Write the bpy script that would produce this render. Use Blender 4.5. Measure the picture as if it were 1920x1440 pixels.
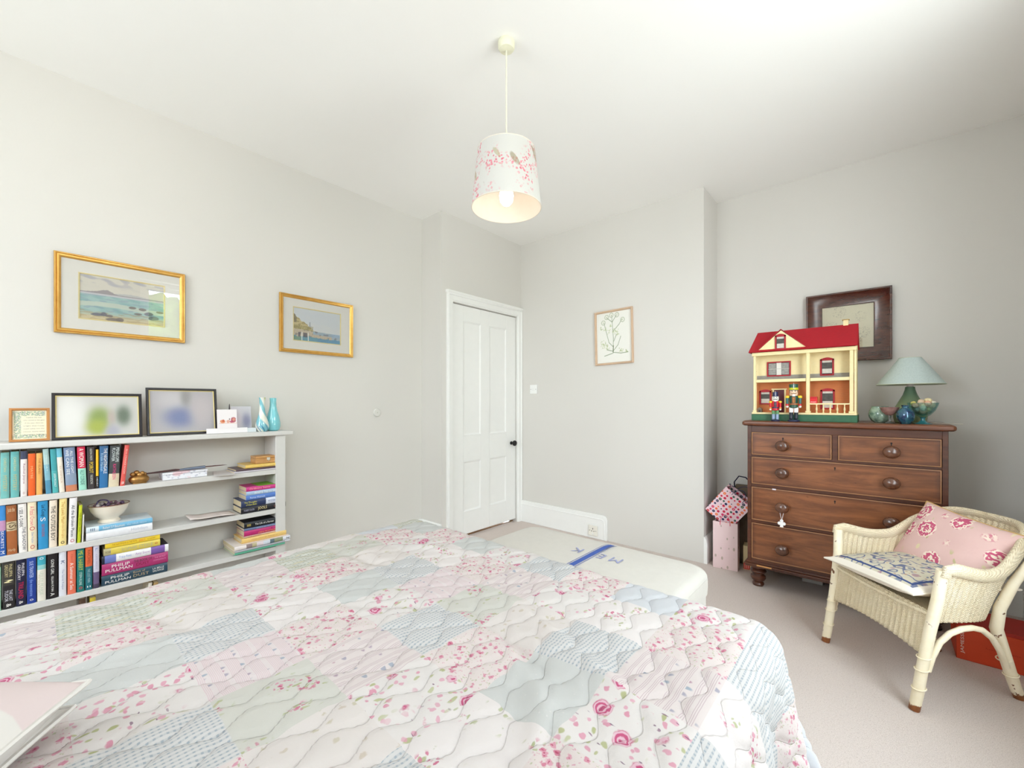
import bpy, math, random
import numpy as np
from mathutils import Vector, Matrix

S = bpy.context.scene
COL = S.collection
for o in list(bpy.data.objects):
    bpy.data.objects.remove(o)
random.seed(7)
R = math.radians
PI = math.pi

# ------------------------------------------------------------------ camera
CAM_H = 1.15
cam_d = bpy.data.cameras.new('camera')
cam_d.sensor_width = 36.0
cam_d.lens = 36.0 * 792.0 / 1920.0
cam_d.shift_y = 37.0 / 1920.0
cam_d.clip_start = 0.02
cam = bpy.data.objects.new('camera', cam_d)
cam.location = (0, 0, CAM_H)
cam.rotation_euler = (R(90), 0, R(41.034))
COL.objects.link(cam)
S.camera = cam

# ------------------------------------------------------------------ world
world = bpy.data.worlds.new('sky')
S.world = world
world.use_nodes = True
wn = world.node_tree
wn.nodes.clear()
w_out = wn.nodes.new('ShaderNodeOutputWorld')
w_bg = wn.nodes.new('ShaderNodeBackground')
w_tc = wn.nodes.new('ShaderNodeTexCoord')
w_sep = wn.nodes.new('ShaderNodeSeparateXYZ')
w_ramp = wn.nodes.new('ShaderNodeValToRGB')
w_map = wn.nodes.new('ShaderNodeMapRange')
wn.links.new(w_tc.outputs['Generated'], w_sep.inputs[0])
w_map.inputs['From Min'].default_value = -1
w_map.inputs['From Max'].default_value = 1
wn.links.new(w_sep.outputs['Z'], w_map.inputs['Value'])
wn.links.new(w_map.outputs[0], w_ramp.inputs[0])
e = w_ramp.color_ramp.elements
e[0].position = 0.0
e[0].color = (0.66, 0.69, 0.70, 1)          # below the horizon: brightness put in to light the ceiling
e[1].position = 1.0
e[1].color = (0.80, 0.90, 1.0, 1)
e.new(0.485).color = (0.70, 0.73, 0.74, 1)
e.new(0.52).color = (0.89, 0.94, 1.0, 1)
wn.links.new(w_ramp.outputs[0], w_bg.inputs[0])
w_bg.inputs[1].default_value = 9.0
wn.links.new(w_bg.outputs[0], w_out.inputs[0])

# ------------------------------------------------------------------ view
S.view_settings.view_transform = 'Standard'
S.view_settings.look = 'None'
S.view_settings.gamma = 1.0
S.view_settings.use_curve_mapping = False
S.view_settings.exposure = 0.44
try:
    S.cycles.max_bounces = 12
    S.cycles.diffuse_bounces = 8
    S.cycles.caustics_reflective = False
    S.cycles.caustics_refractive = False
    S.cycles.sample_clamp_indirect = 10.0
except Exception:
    pass

# room numbers
XL = -2.93      # left wall
XD = -2.67      # door wall
YR = 2.20       # return between the two
YB = 3.20       # chimney breast wall
XC = -0.955     # chimney breast corner
YA = 3.53       # alcove wall
XR = 0.60       # window wall
YN = -1.55      # wall behind the camera
ZC = 2.71
WIN = [(0.86, 2.06, 0.50, 2.60), (-1.35, -0.55, 1.30, 2.60)]   # windows in the window wall, the second unseen and added for light: y0, y1, z0, z1


def portal(y0, y1, z0, z1):
    ld = bpy.data.lights.new('window_portal', 'AREA')
    ld.shape = 'RECTANGLE'
    ld.size = z1 - z0
    ld.size_y = y1 - y0
    ld.cycles.is_portal = True
    o = bpy.data.objects.new('window_portal', ld)
    o.location = (XR + 0.16, (y0 + y1) / 2, (z0 + z1) / 2)
    o.rotation_euler = (0, R(90), 0)
    COL.objects.link(o)


for w_ in WIN:
    portal(*w_)
FILL_WIN = (-2.3, -0.95, 1.05, 2.50)        # unseen window added behind the camera to even the light: x0, x1, z0, z1
ld = bpy.data.lights.new('window_portal', 'AREA')
ld.shape = 'RECTANGLE'
ld.size = FILL_WIN[1] - FILL_WIN[0]
ld.size_y = FILL_WIN[3] - FILL_WIN[2]
ld.cycles.is_portal = True
o = bpy.data.objects.new('window_portal', ld)
o.location = ((FILL_WIN[0] + FILL_WIN[1]) / 2, YN - 0.16, (FILL_WIN[2] + FILL_WIN[3]) / 2)
o.rotation_euler = (R(90), 0, 0)
COL.objects.link(o)


# ================================================================== helpers
def lin(c):
    if isinstance(c, (int, float)):
        c = (c, c, c)
    out = []
    for v in c[:3]:
        v = v / 255.0
        out.append(v / 12.92 if v <= 0.04045 else ((v + 0.055) / 1.055) ** 2.4)
    return tuple(out) + (1.0,)


class NT:
    """tiny node-graph writer"""
    def __init__(self, name, rough=0.6, metal=0.0, spec=0.5):
        m = bpy.data.materials.new(name)
        m.use_nodes = True
        self.m = m
        self.t = m.node_tree
        self.t.nodes.clear()
        self.out = self.t.nodes.new('ShaderNodeOutputMaterial')
        self.b = self.t.nodes.new('ShaderNodeBsdfPrincipled')
        self.b.inputs['Roughness'].default_value = rough
        self.b.inputs['Metallic'].default_value = metal
        self.b.inputs['Specular IOR Level'].default_value = spec
        self.t.links.new(self.b.outputs[0], self.out.inputs[0])

    def node(self, ty, **kw):
        n = self.t.nodes.new(ty)
        for k, v in kw.items():
            setattr(n, k, v)
        return n

    def put(self, sock, v):
        if hasattr(v, 'is_output') or isinstance(v, bpy.types.NodeSocket):
            self.t.links.new(v, sock)
        else:
            sock.default_value = v

    def ma(self, op, a, b=0.0, c=0.0):
        n = self.node('ShaderNodeMath', operation=op)
        self.put(n.inputs[0], a)
        self.put(n.inputs[1], b)
        if op in ('MULTIPLY_ADD', 'SMOOTH_MIN', 'SMOOTH_MAX', 'COMPARE'):
            self.put(n.inputs[2], c)
        return n.outputs[0]

    def add(self, a, b): return self.ma('ADD', a, b)
    def sub(self, a, b): return self.ma('SUBTRACT', a, b)
    def mul(self, a, b): return self.ma('MULTIPLY', a, b)
    def lt(self, a, b): return self.ma('LESS_THAN', a, b)
    def gt(self, a, b): return self.ma('GREATER_THAN', a, b)
    def fr(self, a): return self.ma('FRACT', a)
    def mx(self, a, b): return self.ma('MAXIMUM', a, b)
    def mn(self, a, b): return self.ma('MINIMUM', a, b)
    def sin(self, a): return self.ma('SINE', a)
    def ab(self, a): return self.ma('ABSOLUTE', a)

    def ss(self, x, a, b, lo=0.0, hi=1.0):
        n = self.node('ShaderNodeMapRange', interpolation_type='SMOOTHSTEP')
        self.put(n.inputs['Value'], x)
        n.inputs['From Min'].default_value = a
        n.inputs['From Max'].default_value = b
        n.inputs['To Min'].default_value = lo
        n.inputs['To Max'].default_value = hi
        return n.outputs[0]

    def mix(self, f, a, b, mode='MIX'):
        n = self.node('ShaderNodeMix', data_type='RGBA', blend_type=mode)
        self.put(n.inputs[0], f)
        self.put(n.inputs[6], a)
        self.put(n.inputs[7], b)
        return n.outputs[2]

    def uv(self):
        n = self.node('ShaderNodeUVMap')
        return n.outputs[0]

    def obj(self):
        return self.node('ShaderNodeTexCoord').outputs['Object']

    def xyz(self, v):
        n = self.node('ShaderNodeSeparateXYZ')
        self.put(n.inputs[0], v)
        return n.outputs

    def vec(self, x, y, z=0.0):
        n = self.node('ShaderNodeCombineXYZ')
        self.put(n.inputs[0], x)
        self.put(n.inputs[1], y)
        self.put(n.inputs[2], z)
        return n.outputs[0]

    def noise(self, v, scale, detail=3.0, rough=0.5):
        n = self.node('ShaderNodeTexNoise')
        self.put(n.inputs['Vector'], v)
        n.inputs['Scale'].default_value = scale
        n.inputs['Detail'].default_value = detail
        n.inputs['Roughness'].default_value = rough
        return n.outputs

    def voro(self, v, scale, rnd=1.0, feature='F1'):
        n = self.node('ShaderNodeTexVoronoi', feature=feature)
        self.put(n.inputs['Vector'], v)
        n.inputs['Scale'].default_value = scale
        n.inputs['Randomness'].default_value = rnd
        return n.outputs

    def warp(self, v, scale, amt):
        n = self.noise(v, scale, 2.0)
        s = self.node('ShaderNodeVectorMath', operation='SUBTRACT')
        self.put(s.inputs[0], n[1])
        s.inputs[1].default_value = (0.5, 0.5, 0.5)
        k = self.node('ShaderNodeVectorMath', operation='SCALE')
        self.put(k.inputs[0], s.outputs[0])
        k.inputs['Scale'].default_value = amt
        a = self.node('ShaderNodeVectorMath', operation='ADD')
        self.put(a.inputs[0], v)
        self.put(a.inputs[1], k.outputs[0])
        return a.outputs[0]

    def scale(self, v, sx, sy, sz=1.0):
        a = self.node('ShaderNodeVectorMath', operation='MULTIPLY')
        self.put(a.inputs[0], v)
        a.inputs[1].default_value = (sx, sy, sz)
        return a.outputs[0]

    def color(self, c):
        self.put(self.b.inputs['Base Color'], c)

    def bump(self, h, strength=0.3, dist=0.01):
        n = self.node('ShaderNodeBump')
        n.inputs['Strength'].default_value = strength
        n.inputs['Distance'].default_value = dist
        self.put(n.inputs['Height'], h)
        self.t.links.new(n.outputs[0], self.b.inputs['Normal'])


_pm = {}


def pm(c, rough=0.6, metal=0.0, spec=0.4, var=0.06, vs=18.0, bump=0.0, bs=120.0, coat=0.0, name=None):
    """painted / printed / plain surface with a little procedural variation"""
    key = (tuple(c), rough, metal, spec, var, vs, bump, bs, coat)
    if key in _pm:
        return _pm[key]
    n = NT(name or 'surface', rough, metal, spec)
    v = n.obj()
    k = n.noise(v, vs, 4.0)[0]
    a = lin([max(0, x * (1 - var)) for x in c])
    b = lin([min(255, x * (1 + var * 0.8)) for x in c])
    n.color(n.mix(k, a, b))
    if bump:
        n.bump(n.noise(v, bs, 3.0)[0], bump, 0.004)
    if coat:
        n.b.inputs['Coat Weight'].default_value = coat
        n.b.inputs['Coat Roughness'].default_value = 0.08
    _pm[key] = n.m
    return n.m


def emis(c, s):
    n = NT('lit_bulb')
    n.b.inputs['Emission Color'].default_value = lin(c)
    n.b.inputs['Emission Strength'].default_value = s
    n.color(lin(c))
    return n.m


def glass_mat(tint=(255, 255, 255), refl=0.09, name='clear_glass', rough=0.0):
    n = NT(name)
    tr = n.node('ShaderNodeBsdfTransparent')
    tr.inputs[0].default_value = lin(tint)
    gl = n.node('ShaderNodeBsdfGlossy')
    gl.inputs['Roughness'].default_value = rough
    fr = n.node('ShaderNodeLayerWeight')
    fr.inputs[0].default_value = 0.35
    f = n.mul(fr.outputs['Facing'], 0.10)
    f = n.add(f, refl)
    mx = n.node('ShaderNodeMixShader')
    n.t.links.new(f, mx.inputs[0])
    n.t.links.new(tr.outputs[0], mx.inputs[1])
    n.t.links.new(gl.outputs[0], mx.inputs[2])
    n.t.links.new(mx.outputs[0], n.out.inputs[0])
    return n.m


def vcol_mat(rough=0.7, coat=0.0, name='printed_paper', spec=0.3):
    n = NT(name, rough, 0, spec)
    a = n.node('ShaderNodeAttribute')
    a.attribute_name = 'Col'
    k = n.noise(n.obj(), 300.0, 2.0)[0]
    n.color(n.mix(n.mul(k, 0.06), a.outputs['Color'], (0.9, 0.9, 0.9, 1)))
    if coat:
        n.b.inputs['Coat Weight'].default_value = coat
    return n.m


# ---------------------------------------------------------------- mesh builder
class MB:
    def __init__(self):
        self.v, self.f, self.mi = [], [], []

    def box(self, x0, x1, y0, y1, z0, z1, mi=0):
        b = len(self.v)
        self.v += [(x0, y0, z0), (x1, y0, z0), (x1, y1, z0), (x0, y1, z0), (x0, y0, z1), (x1, y0, z1), (x1, y1, z1), (x0, y1, z1)]
        for q in ((0, 3, 2, 1), (4, 5, 6, 7), (0, 1, 5, 4), (1, 2, 6, 5), (2, 3, 7, 6), (3, 0, 4, 7)):
            self.f.append(tuple(b + i for i in q))
            self.mi.append(mi)
        return self

    def cbox(self, cx, cy, cz, sx, sy, sz, mi=0):
        return self.box(cx - sx / 2, cx + sx / 2, cy - sy / 2, cy + sy / 2, cz - sz / 2, cz + sz / 2, mi)

    def lathe(self, prof, seg=24, c=(0, 0, 0), mi=0, sx=1.0, sy=1.0, cap=True, axis='z'):
        b = len(self.v)
        n = len(prof)
        for i in range(seg):
            a = 2 * PI * i / seg
            ca, sa = math.cos(a) * sx, math.sin(a) * sy
            for r, z in prof:
                p = (r * ca, r * sa, z)
                if axis == 'y-':        # profile axis points to -Y
                    p = (p[0], -p[2], p[1])
                elif axis == 'x':
                    p = (p[2], p[0], p[1])
                self.v.append((p[0] + c[0], p[1] + c[1], p[2] + c[2]))
        for i in range(seg):
            j = (i + 1) % seg
            for k in range(n - 1):
                m_ = mi[k] if isinstance(mi, (list, tuple)) else mi
                self.f.append((b + i * n + k, b + j * n + k, b + j * n + k + 1, b + i * n + k + 1))
                self.mi.append(m_)
        if cap:
            for k, rev in ((0, True), (n - 1, False)):
                if prof[k][0] > 1e-6:
                    idx = [b + i * n + k for i in range(seg)]
                    if rev:
                        idx.reverse()
                    self.f.append(tuple(idx))
                    self.mi.append(mi[0] if isinstance(mi, (list, tuple)) else mi)
        return self

    def tube(self, pts, r, seg=10, mi=0, closed=False, flat=1.0):
        b = len(self.v)
        P = [Vector(p) for p in pts]
        n = len(P)
        up = Vector((0, 0, 1))
        last = None
        for i, p in enumerate(P):
            if closed:
                t = (P[(i + 1) % n] - P[i - 1]).normalized()
            else:
                t = (P[min(i + 1, n - 1)] - P[max(i - 1, 0)]).normalized()
            if last is None:
                a = up if abs(t.dot(up)) < 0.9 else Vector((1, 0, 0))
                u = t.cross(a).normalized()
            else:
                u = (last - t * last.dot(t)).normalized()
            last = u
            w = t.cross(u).normalized()
            rr = r[i] if isinstance(r, (list, tuple)) else r
            for k in range(seg):
                an = 2 * PI * k / seg
                q = p + u * (rr * math.cos(an)) + w * (rr * flat * math.sin(an))
                self.v.append(tuple(q))
        m = n if closed else n - 1
        for i in range(m):
            j = (i + 1) % n
            for k in range(seg):
                l = (k + 1) % seg
                self.f.append((b + i * seg + k, b + i * seg + l, b + j * seg + l, b + j * seg + k))
                self.mi.append(mi)
        if not closed:
            self.f.append(tuple(b + k for k in reversed(range(seg))))
            self.f.append(tuple(b + (n - 1) * seg + k for k in range(seg)))
            self.mi += [mi, mi]
        return self

    def prism(self, poly, a0, a1, plane='xz', mi=0):
        """extrude a 2-D outline along the third axis from a0 to a1"""
        b = len(self.v)
        n = len(poly)
        for a in (a0, a1):
            for p, q in poly:
                self.v.append({'xz': (p, a, q), 'yz': (a, p, q), 'xy': (p, q, a)}[plane])
        self.f.append(tuple(b + i for i in range(n)))
        self.f.append(tuple(b + n + i for i in reversed(range(n))))
        self.mi += [mi, mi]
        for i in range(n):
            j = (i + 1) % n
            self.f.append((b + i, b + n + i, b + n + j, b + j))
            self.mi.append(mi)
        return self

    def ring(self, w, h, prof, mi=0):
        """mitred frame around a w x h rectangle in the XZ plane facing -Y; prof = [(inset, depth towards viewer)]"""
        b = len(self.v)
        n = len(prof)
        for ins, d in prof:
            x, z = w / 2 - ins, h / 2 - ins
            self.v += [(-x, -d, -z), (x, -d, -z), (x, -d, z), (-x, -d, z)]
        for k in range(n - 1):
            for i in range(4):
                j = (i + 1) % 4
                self.f.append((b + k * 4 + i, b + k * 4 + j, b + (k + 1) * 4 + j, b + (k + 1) * 4 + i))
                self.mi.append(mi[k] if isinstance(mi, (list, tuple)) else mi)
        return self

    def ball(self, c, r, seg=14, mi=0, sx=1, sy=1, sz=1):
        k = max(5, seg // 2)
        prof = [(max(r * math.sin(PI * i / k), 1e-4), -r * math.cos(PI * i / k) * sz) for i in range(k + 1)]
        return self.lathe(prof, seg, c, mi, sx, sy, cap=False)

    def xf(self, M):
        self.v = [tuple(M @ Vector(p)) for p in self.v]
        return self


def fix_normals(me):
    import bmesh
    bm = bmesh.new()
    bm.from_mesh(me)
    bmesh.ops.recalc_face_normals(bm, faces=bm.faces)
    bm.to_mesh(me)
    bm.free()


def obj(name, mb, mats, parent=None, loc=None, rot=None, bevel=0.0, smooth=True, fix=True):
    me = bpy.data.meshes.new(name)
    me.from_pydata(mb.v, [], mb.f)
    if not isinstance(mats, (list, tuple)):
        mats = [mats]
    for m in mats:
        me.materials.append(m)
    if len(mats) > 1:
        me.polygons.foreach_set('material_index', mb.mi)
    if fix:
        fix_normals(me)
    if smooth:
        me.polygons.foreach_set('use_smooth', [True] * len(me.polygons))
        me.set_sharp_from_angle(angle=R(38))
    me.update()
    o = bpy.data.objects.new(name, me)
    COL.objects.link(o)
    if parent:
        o.parent = parent
    if loc:
        o.location = loc
    if rot:
        o.rotation_euler = rot
    if bevel:
        md = o.modifiers.new('edge', 'BEVEL')
        md.width = bevel
        md.segments = 2
        md.limit_method = 'ANGLE'
        md.angle_limit = R(40)
    return o


def tag(o, label, cat, group=None):
    o['label'] = label
    o['category'] = cat
    if group:
        o['group'] = group
    return o


def thing(name, label, cat, loc=(0, 0, 0), rot=(0, 0, 0), group=None):
    o = bpy.data.objects.new(name, None)
    o.empty_display_size = 0.05
    COL.objects.link(o)
    o.location = loc
    o.rotation_euler = rot
    return tag(o, label, cat, group)


def struct(name, mb, mats, parent=None, **k):
    o = obj(name, mb, mats, parent, **k)
    if parent is None:
        o['kind'] = 'structure'
    return o


def gridmesh(name, P, UV=None, mats=None, matidx=None, col=None, parent=None, loc=None, rot=None, closed_u=False):
    """P: (nu, nv, 3) array of points"""
    nu, nv = P.shape[:2]
    idx = np.arange(nu * nv).reshape(nu, nv)
    if closed_u:
        a = idx
        b = np.roll(idx, -1, axis=0)
        q = np.stack([a[:, :-1], b[:, :-1], b[:, 1:], a[:, 1:]], -1).reshape(-1, 4)
    else:
        q = np.stack([idx[:-1, :-1], idx[1:, :-1], idx[1:, 1:], idx[:-1, 1:]], -1).reshape(-1, 4)
    me = bpy.data.meshes.new(name)
    nf = len(q)
    me.vertices.add(nu * nv)
    me.vertices.foreach_set('co', P.reshape(-1).astype(np.float32))
    me.loops.add(nf * 4)
    me.loops.foreach_set('vertex_index', q.reshape(-1).astype(np.int32))
    me.polygons.add(nf)
    me.polygons.foreach_set('loop_start', (np.arange(nf) * 4).astype(np.int32))
    me.polygons.foreach_set('loop_total', np.full(nf, 4, np.int32))
    for m in (mats if isinstance(mats, (list, tuple)) else [mats]):
        me.materials.append(m)
    me.update(calc_edges=True)
    me.validate()
    if matidx is not None:
        me.polygons.foreach_set('material_index', matidx.reshape(-1).astype(np.int32))
    if UV is not None:
        ul = me.uv_layers.new(name='UVMap')
        ul.data.foreach_set('uv', UV.reshape(-1, 2)[q.reshape(-1)].reshape(-1).astype(np.float32))
    if col is not None:
        ca = me.color_attributes.new('Col', 'FLOAT_COLOR', 'POINT')
        c4 = np.ones((nu * nv, 4), np.float32)
        c = col.reshape(-1, 3) / 255.0
        c4[:, :3] = np.where(c <= 0.04045, c / 12.92, ((np.maximum(c, 0) + 0.055) / 1.055) ** 2.4)
        ca.data.foreach_set('color', c4.reshape(-1))
    me.polygons.foreach_set('use_smooth', np.ones(nf, bool))
    o = bpy.data.objects.new(name, me)
    COL.objects.link(o)
    if parent:
        o.parent = parent
    if loc:
        o.location = loc
    if rot:
        o.rotation_euler = rot
    return o


def flat_art(name, w, h, nx, nz, paint, parent, y=0.0, mat=None, cz=0.0, cx=0.0):
    """a flat print in the XZ plane facing -Y, coloured by paint(u, v) -> rgb 0..255 (u right, v up, both 0..1)"""
    u, v = np.meshgrid(np.linspace(0, 1, nx), np.linspace(0, 1, nz), indexing='ij')
    P = np.stack([(u - 0.5) * w + cx, np.full_like(u, y), (v - 0.5) * h + cz], -1)
    return gridmesh(name, P, np.stack([u * w, v * h], -1), mat, None, paint(u, v), parent)


def text(s, mat, parent, M, name='lettering', width=None, height=None, ext=0.0002, align='CENTER'):
    """flat lettering as a mesh; M places its centre; scaled to fit width/height"""
    cu = bpy.data.curves.new('t', 'FONT')
    cu.body = s
    cu.size = 1.0
    cu.extrude = 0.0
    cu.resolution_u = 2
    cu.space_line = 0.85
    cu.align_x = align
    t = bpy.data.objects.new('t', cu)
    COL.objects.link(t)
    dg = bpy.context.evaluated_depsgraph_get()
    me = bpy.data.meshes.new_from_object(t.evaluated_get(dg))
    bpy.data.objects.remove(t)
    n = len(me.vertices)
    co = np.empty(n * 3, np.float32)
    me.vertices.foreach_get('co', co)
    co = co.reshape(-1, 3)
    lo, hi = co.min(0), co.max(0)
    w, h = max(hi[0] - lo[0], 1e-4), max(hi[1] - lo[1], 1e-4)
    sx = width / w if width else None
    sy = height / h if height else None
    if sx is None:
        sx = sy
    if sy is None:
        sy = sx
    co[:, 0] = (co[:, 0] - (lo[0] + hi[0]) / 2) * sx
    co[:, 1] = (co[:, 1] - (lo[1] + hi[1]) / 2) * sy
    co[:, 2] = ext
    me.vertices.foreach_set('co', co.reshape(-1))
    me.materials.clear()
    me.materials.append(mat)
    me.transform(M)
    me.update()
    o = bpy.data.objects.new(name, me)
    COL.objects.link(o)
    o.parent = parent
    return o


def smooth_noise(u, v, seed, f=1.0, n=7):
    rs = np.random.RandomState(seed)
    out = np.zeros_like(u)
    for i in range(n):
        a = rs.uniform(0, 2 * PI)
        k = f * rs.uniform(0.6, 1.8)
        out += np.sin((u * math.cos(a) + v * math.sin(a)) * k * 2 * PI + rs.uniform(0, 6.28))
    return out / n


def mixc(c, m, new):
    m = np.clip(m, 0, 1)[..., None]
    return c * (1 - m) + np.array(new, float) * m


# ================================================================== materials
def wall_material():
    n = NT('painted_wall', 0.85, 0, 0.25)
    v = n.obj()
    k = n.noise(v, 1.3, 3)[0]
    n.color(n.mix(k, lin((214, 211, 206)), lin((219, 216, 211))))
    n.bump(n.noise(v, 160.0, 4)[0], 0.08, 0.002)
    return n.m


def ceiling_material():
    n = NT('ceiling_paint', 0.9, 0, 0.2)
    v = n.obj()
    n.color(n.mix(n.noise(v, 1.0, 3)[0], lin((243, 242, 239)), lin((246, 245, 243))))
    n.bump(n.noise(v, 90.0, 4)[0], 0.05, 0.002)
    return n.m


def carpet_material():
    n = NT('wool_carpet', 0.95, 0, 0.1)
    v = n.obj()
    a = n.noise(v, 420.0, 3, 0.7)[0]
    b = n.noise(v, 60.0, 3, 0.6)[0]
    c = n.mix(n.ss(a, 0.3, 0.7), lin((198, 184, 177)), lin((232, 220, 213)))
    d = n.noise(v, 170.0, 2, 0.6)[0]
    c = n.mix(n.ss(d, 0.52, 0.72, 0.0, 0.4), c, lin((176, 160, 150)))
    c = n.mix(n.ss(b, 0.62, 0.75, 0.0, 0.25), c, lin((165, 148, 134)))
    n.color(c)
    n.bump(n.add(a, n.mul(b, 0.5)), 0.55, 0.006)
    return n.m


def wood_material(name, c0, c1, c2, rough=0.35, sx=1.2, sz=9.0, coat=0.2):
    n = NT(name, rough, 0, 0.45)
    v = n.scale(n.obj(), sx, 6.0, sz)
    g = n.noise(n.warp(v, 1.5, 0.6), 3.0, 6, 0.65)[0]
    f = n.noise(n.scale(n.obj(), 12.0, 40.0, 160.0), 1.0, 3, 0.6)[0]
    blot = n.noise(n.obj(), 4.5, 3)[0]
    c = n.mix(n.ss(g, 0.3, 0.7), lin(c0), lin(c1))
    c = n.mix(n.ss(blot, 0.45, 0.75, 0, 0.6), c, lin(c2))
    c = n.mix(n.mul(f, 0.25), c, lin([x * 0.5 for x in c0]))
    n.color(c)
    n.b.inputs['Coat Weight'].default_value = coat
    n.b.inputs['Coat Roughness'].default_value = 0.25
    n.bump(f, 0.08, 0.001)
    return n.m


M_wall = wall_material()
M_ceil = ceiling_material()
M_carpet = carpet_material()
M_white = pm((240, 240, 238), 0.4, var=0.01, spec=0.4, name='white_gloss_paint')
M_shelf = pm((214, 212, 209), 0.5, var=0.02, spec=0.35, name='grey_white_shelf_paint')
M_mahog = wood_material('mahogany', (98, 54, 33), (132, 78, 48), (76, 40, 26))
M_mahog_d = wood_material('dark_mahogany', (74, 38, 25), (104, 58, 36), (60, 30, 20))
M_gold = NT('gilt', 0.35, 0.75, 0.5)
_g = M_gold
_g.color(_g.mix(_g.noise(_g.obj(), 30.0, 4)[0], lin((205, 150, 70)), lin((240, 196, 112))))
M_gold = _g.m
M_black = pm((22, 20, 22), 0.35, var=0.1)
M_paper = pm((238, 232, 218), 0.8, var=0.03)
M_pages = NT('page_block', 0.9, 0, 0.1)
_g = M_pages
_x = _g.xyz(_g.obj())
_g.color(_g.mix(_g.ma('FRACT', _g.mul(_x[1], 900.0)), lin((226, 212, 182)), lin((206, 188, 150))))
M_pages = _g.m
M_glass = glass_mat(refl=0.08, name='picture_glass')
M_pane = glass_mat((252, 254, 253), 0.02, 'window_glass')

# ================================================================== room shell
o = struct('floor', MB().box(XL - 0.1, XR + 0.3, YN - 0.1, YA + 0.1, -0.08, 0.0), M_carpet)
o = struct('ceiling', MB().box(XL - 0.1, XR + 0.3, YN - 0.1, YA + 0.1, ZC, ZC + 0.08), M_ceil)
struct('wall_left', MB().box(XL - 0.1, XL, YN, YR, 0, ZC), M_wall)
DY0, DY1, DZ = 2.312, 3.138, 1.995
mb = MB()
mb.box(XL - 0.1, XD, YR, DY0, 0, ZC)
mb.box(XD - 0.1, XD, DY1, YB, 0, ZC)
mb.box(XD - 0.1, XD, DY0, DY1, DZ, ZC)
struct('wall_door', mb, M_wall)
struct('wall_back', MB().box(XD - 0.1, XC, YB, YA + 0.1, 0, ZC), M_wall)
struct('wall_alcove', MB().box(XC, XR + 0.1, YA, YA + 0.1, 0, ZC), M_wall)
mb = MB()
mb.box(XL - 0.1, FILL_WIN[0], YN - .22, YN, 0, ZC).box(FILL_WIN[1], XR + .1, YN - .22, YN, 0, ZC).box(FILL_WIN[0], FILL_WIN[1], YN - .22, YN, 0, FILL_WIN[2]).box(FILL_WIN[0], FILL_WIN[1], YN - .22, YN, FILL_WIN[3], ZC)
struct('wall_near', mb, M_wall)
wroot = bpy.data.objects.new('window_3', None)  # opening added out of view to light the far walls
COL.objects.link(wroot)
wroot['kind'] = 'structure'
mb = MB().ring(FILL_WIN[1] - FILL_WIN[0], FILL_WIN[3] - FILL_WIN[2], [(0, -.04), (0, .02), (.05, .02), (.055, .0), (.055, -.04)])
mb.xf(Matrix.Translation(((FILL_WIN[0] + FILL_WIN[1]) / 2, YN - .13, (FILL_WIN[2] + FILL_WIN[3]) / 2)))
wf = obj('window_frame', mb, M_white, wroot)
xm_ = (FILL_WIN[0] + FILL_WIN[1]) / 2
obj('mullion', MB().box(xm_ - .025, xm_ + .025, YN - .15, YN - .10, FILL_WIN[2] + .05, FILL_WIN[3] - .05), M_white, wroot)
for a_, b_ in ((FILL_WIN[0] + .05, xm_ - .025), (xm_ + .025, FILL_WIN[1] - .05)):
    obj('pane', MB().box(a_, b_, YN - .132, YN - .128, FILL_WIN[2] + .05, FILL_WIN[3] - .05), M_pane, wf)
mb = MB()
TW = 0.22
ys = [YN, WIN[1][0], WIN[1][1], WIN[0][0], WIN[0][1], YA]
for a, b in ((0, 1), (2, 3), (4, 5)):
    mb.box(XR, XR + TW, ys[a], ys[b], 0, ZC)
for (y0, y1, z0, z1) in WIN:
    mb.box(XR, XR + TW, y0, y1, 0, z0)
    mb.box(XR, XR + TW, y0, y1, z1, ZC)
struct('wall_right', mb, M_wall)

for k, (y0, y1, z0, z1) in enumerate(WIN):
    wroot = bpy.data.objects.new('window_%d' % (k + 1), None)  # the second of these is out of view, added to fill the room light
    COL.objects.link(wroot)
    wroot['kind'] = 'structure'
    xm = XR + 0.13
    mb = MB()
    for (a, b) in ((y0, y0 + 0.05), (y1 - 0.05, y1)):
        mb.box(xm - 0.05, xm + 0.05, a, b, z0, z1)
    mb.box(xm - 0.05, xm + 0.05, y0, y1, z1 - 0.05, z1)
    mb.box(xm - 0.05, xm + 0.05, y0, y1, z0, z0 + 0.05)
    obj('window_frame', mb, M_white, wroot, bevel=0.004)
    zm = (z0 + z1) / 2
    for nm, xo, a, b in (('upper_sash', 0.02, zm - 0.02, z1 - 0.05), ('lower_sash', -0.02, z0 + 0.05, zm + 0.02)):
        mb = MB()
        mb.box(xm + xo - 0.018, xm + xo + 0.018, y0 + 0.05, y0 + 0.095, a, b)
        mb.box(xm + xo - 0.018, xm + xo + 0.018, y1 - 0.095, y1 - 0.05, a, b)
        mb.box(xm + xo - 0.018, xm + xo + 0.018, y0 + 0.095, y1 - 0.095, a, a + 0.045)
        mb.box(xm + xo - 0.018, xm + xo + 0.018, y0 + 0.095, y1 - 0.095, b - 0.045, b)
        s_ = obj(nm, mb, M_white, wroot, bevel=0.003)
        obj('pane', MB().box(xm + xo - 0.002, xm + xo + 0.002, y0 + 0.095, y1 - 0.095, a + 0.045, b - 0.045), M_pane, s_)
    obj('window_sill', MB().box(XR - 0.03, xm - 0.05, y0 - 0.03, y1 + 0.03, z0 - 0.025, z0 + 0.006), M_white, wroot, bevel=0.004)

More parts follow.
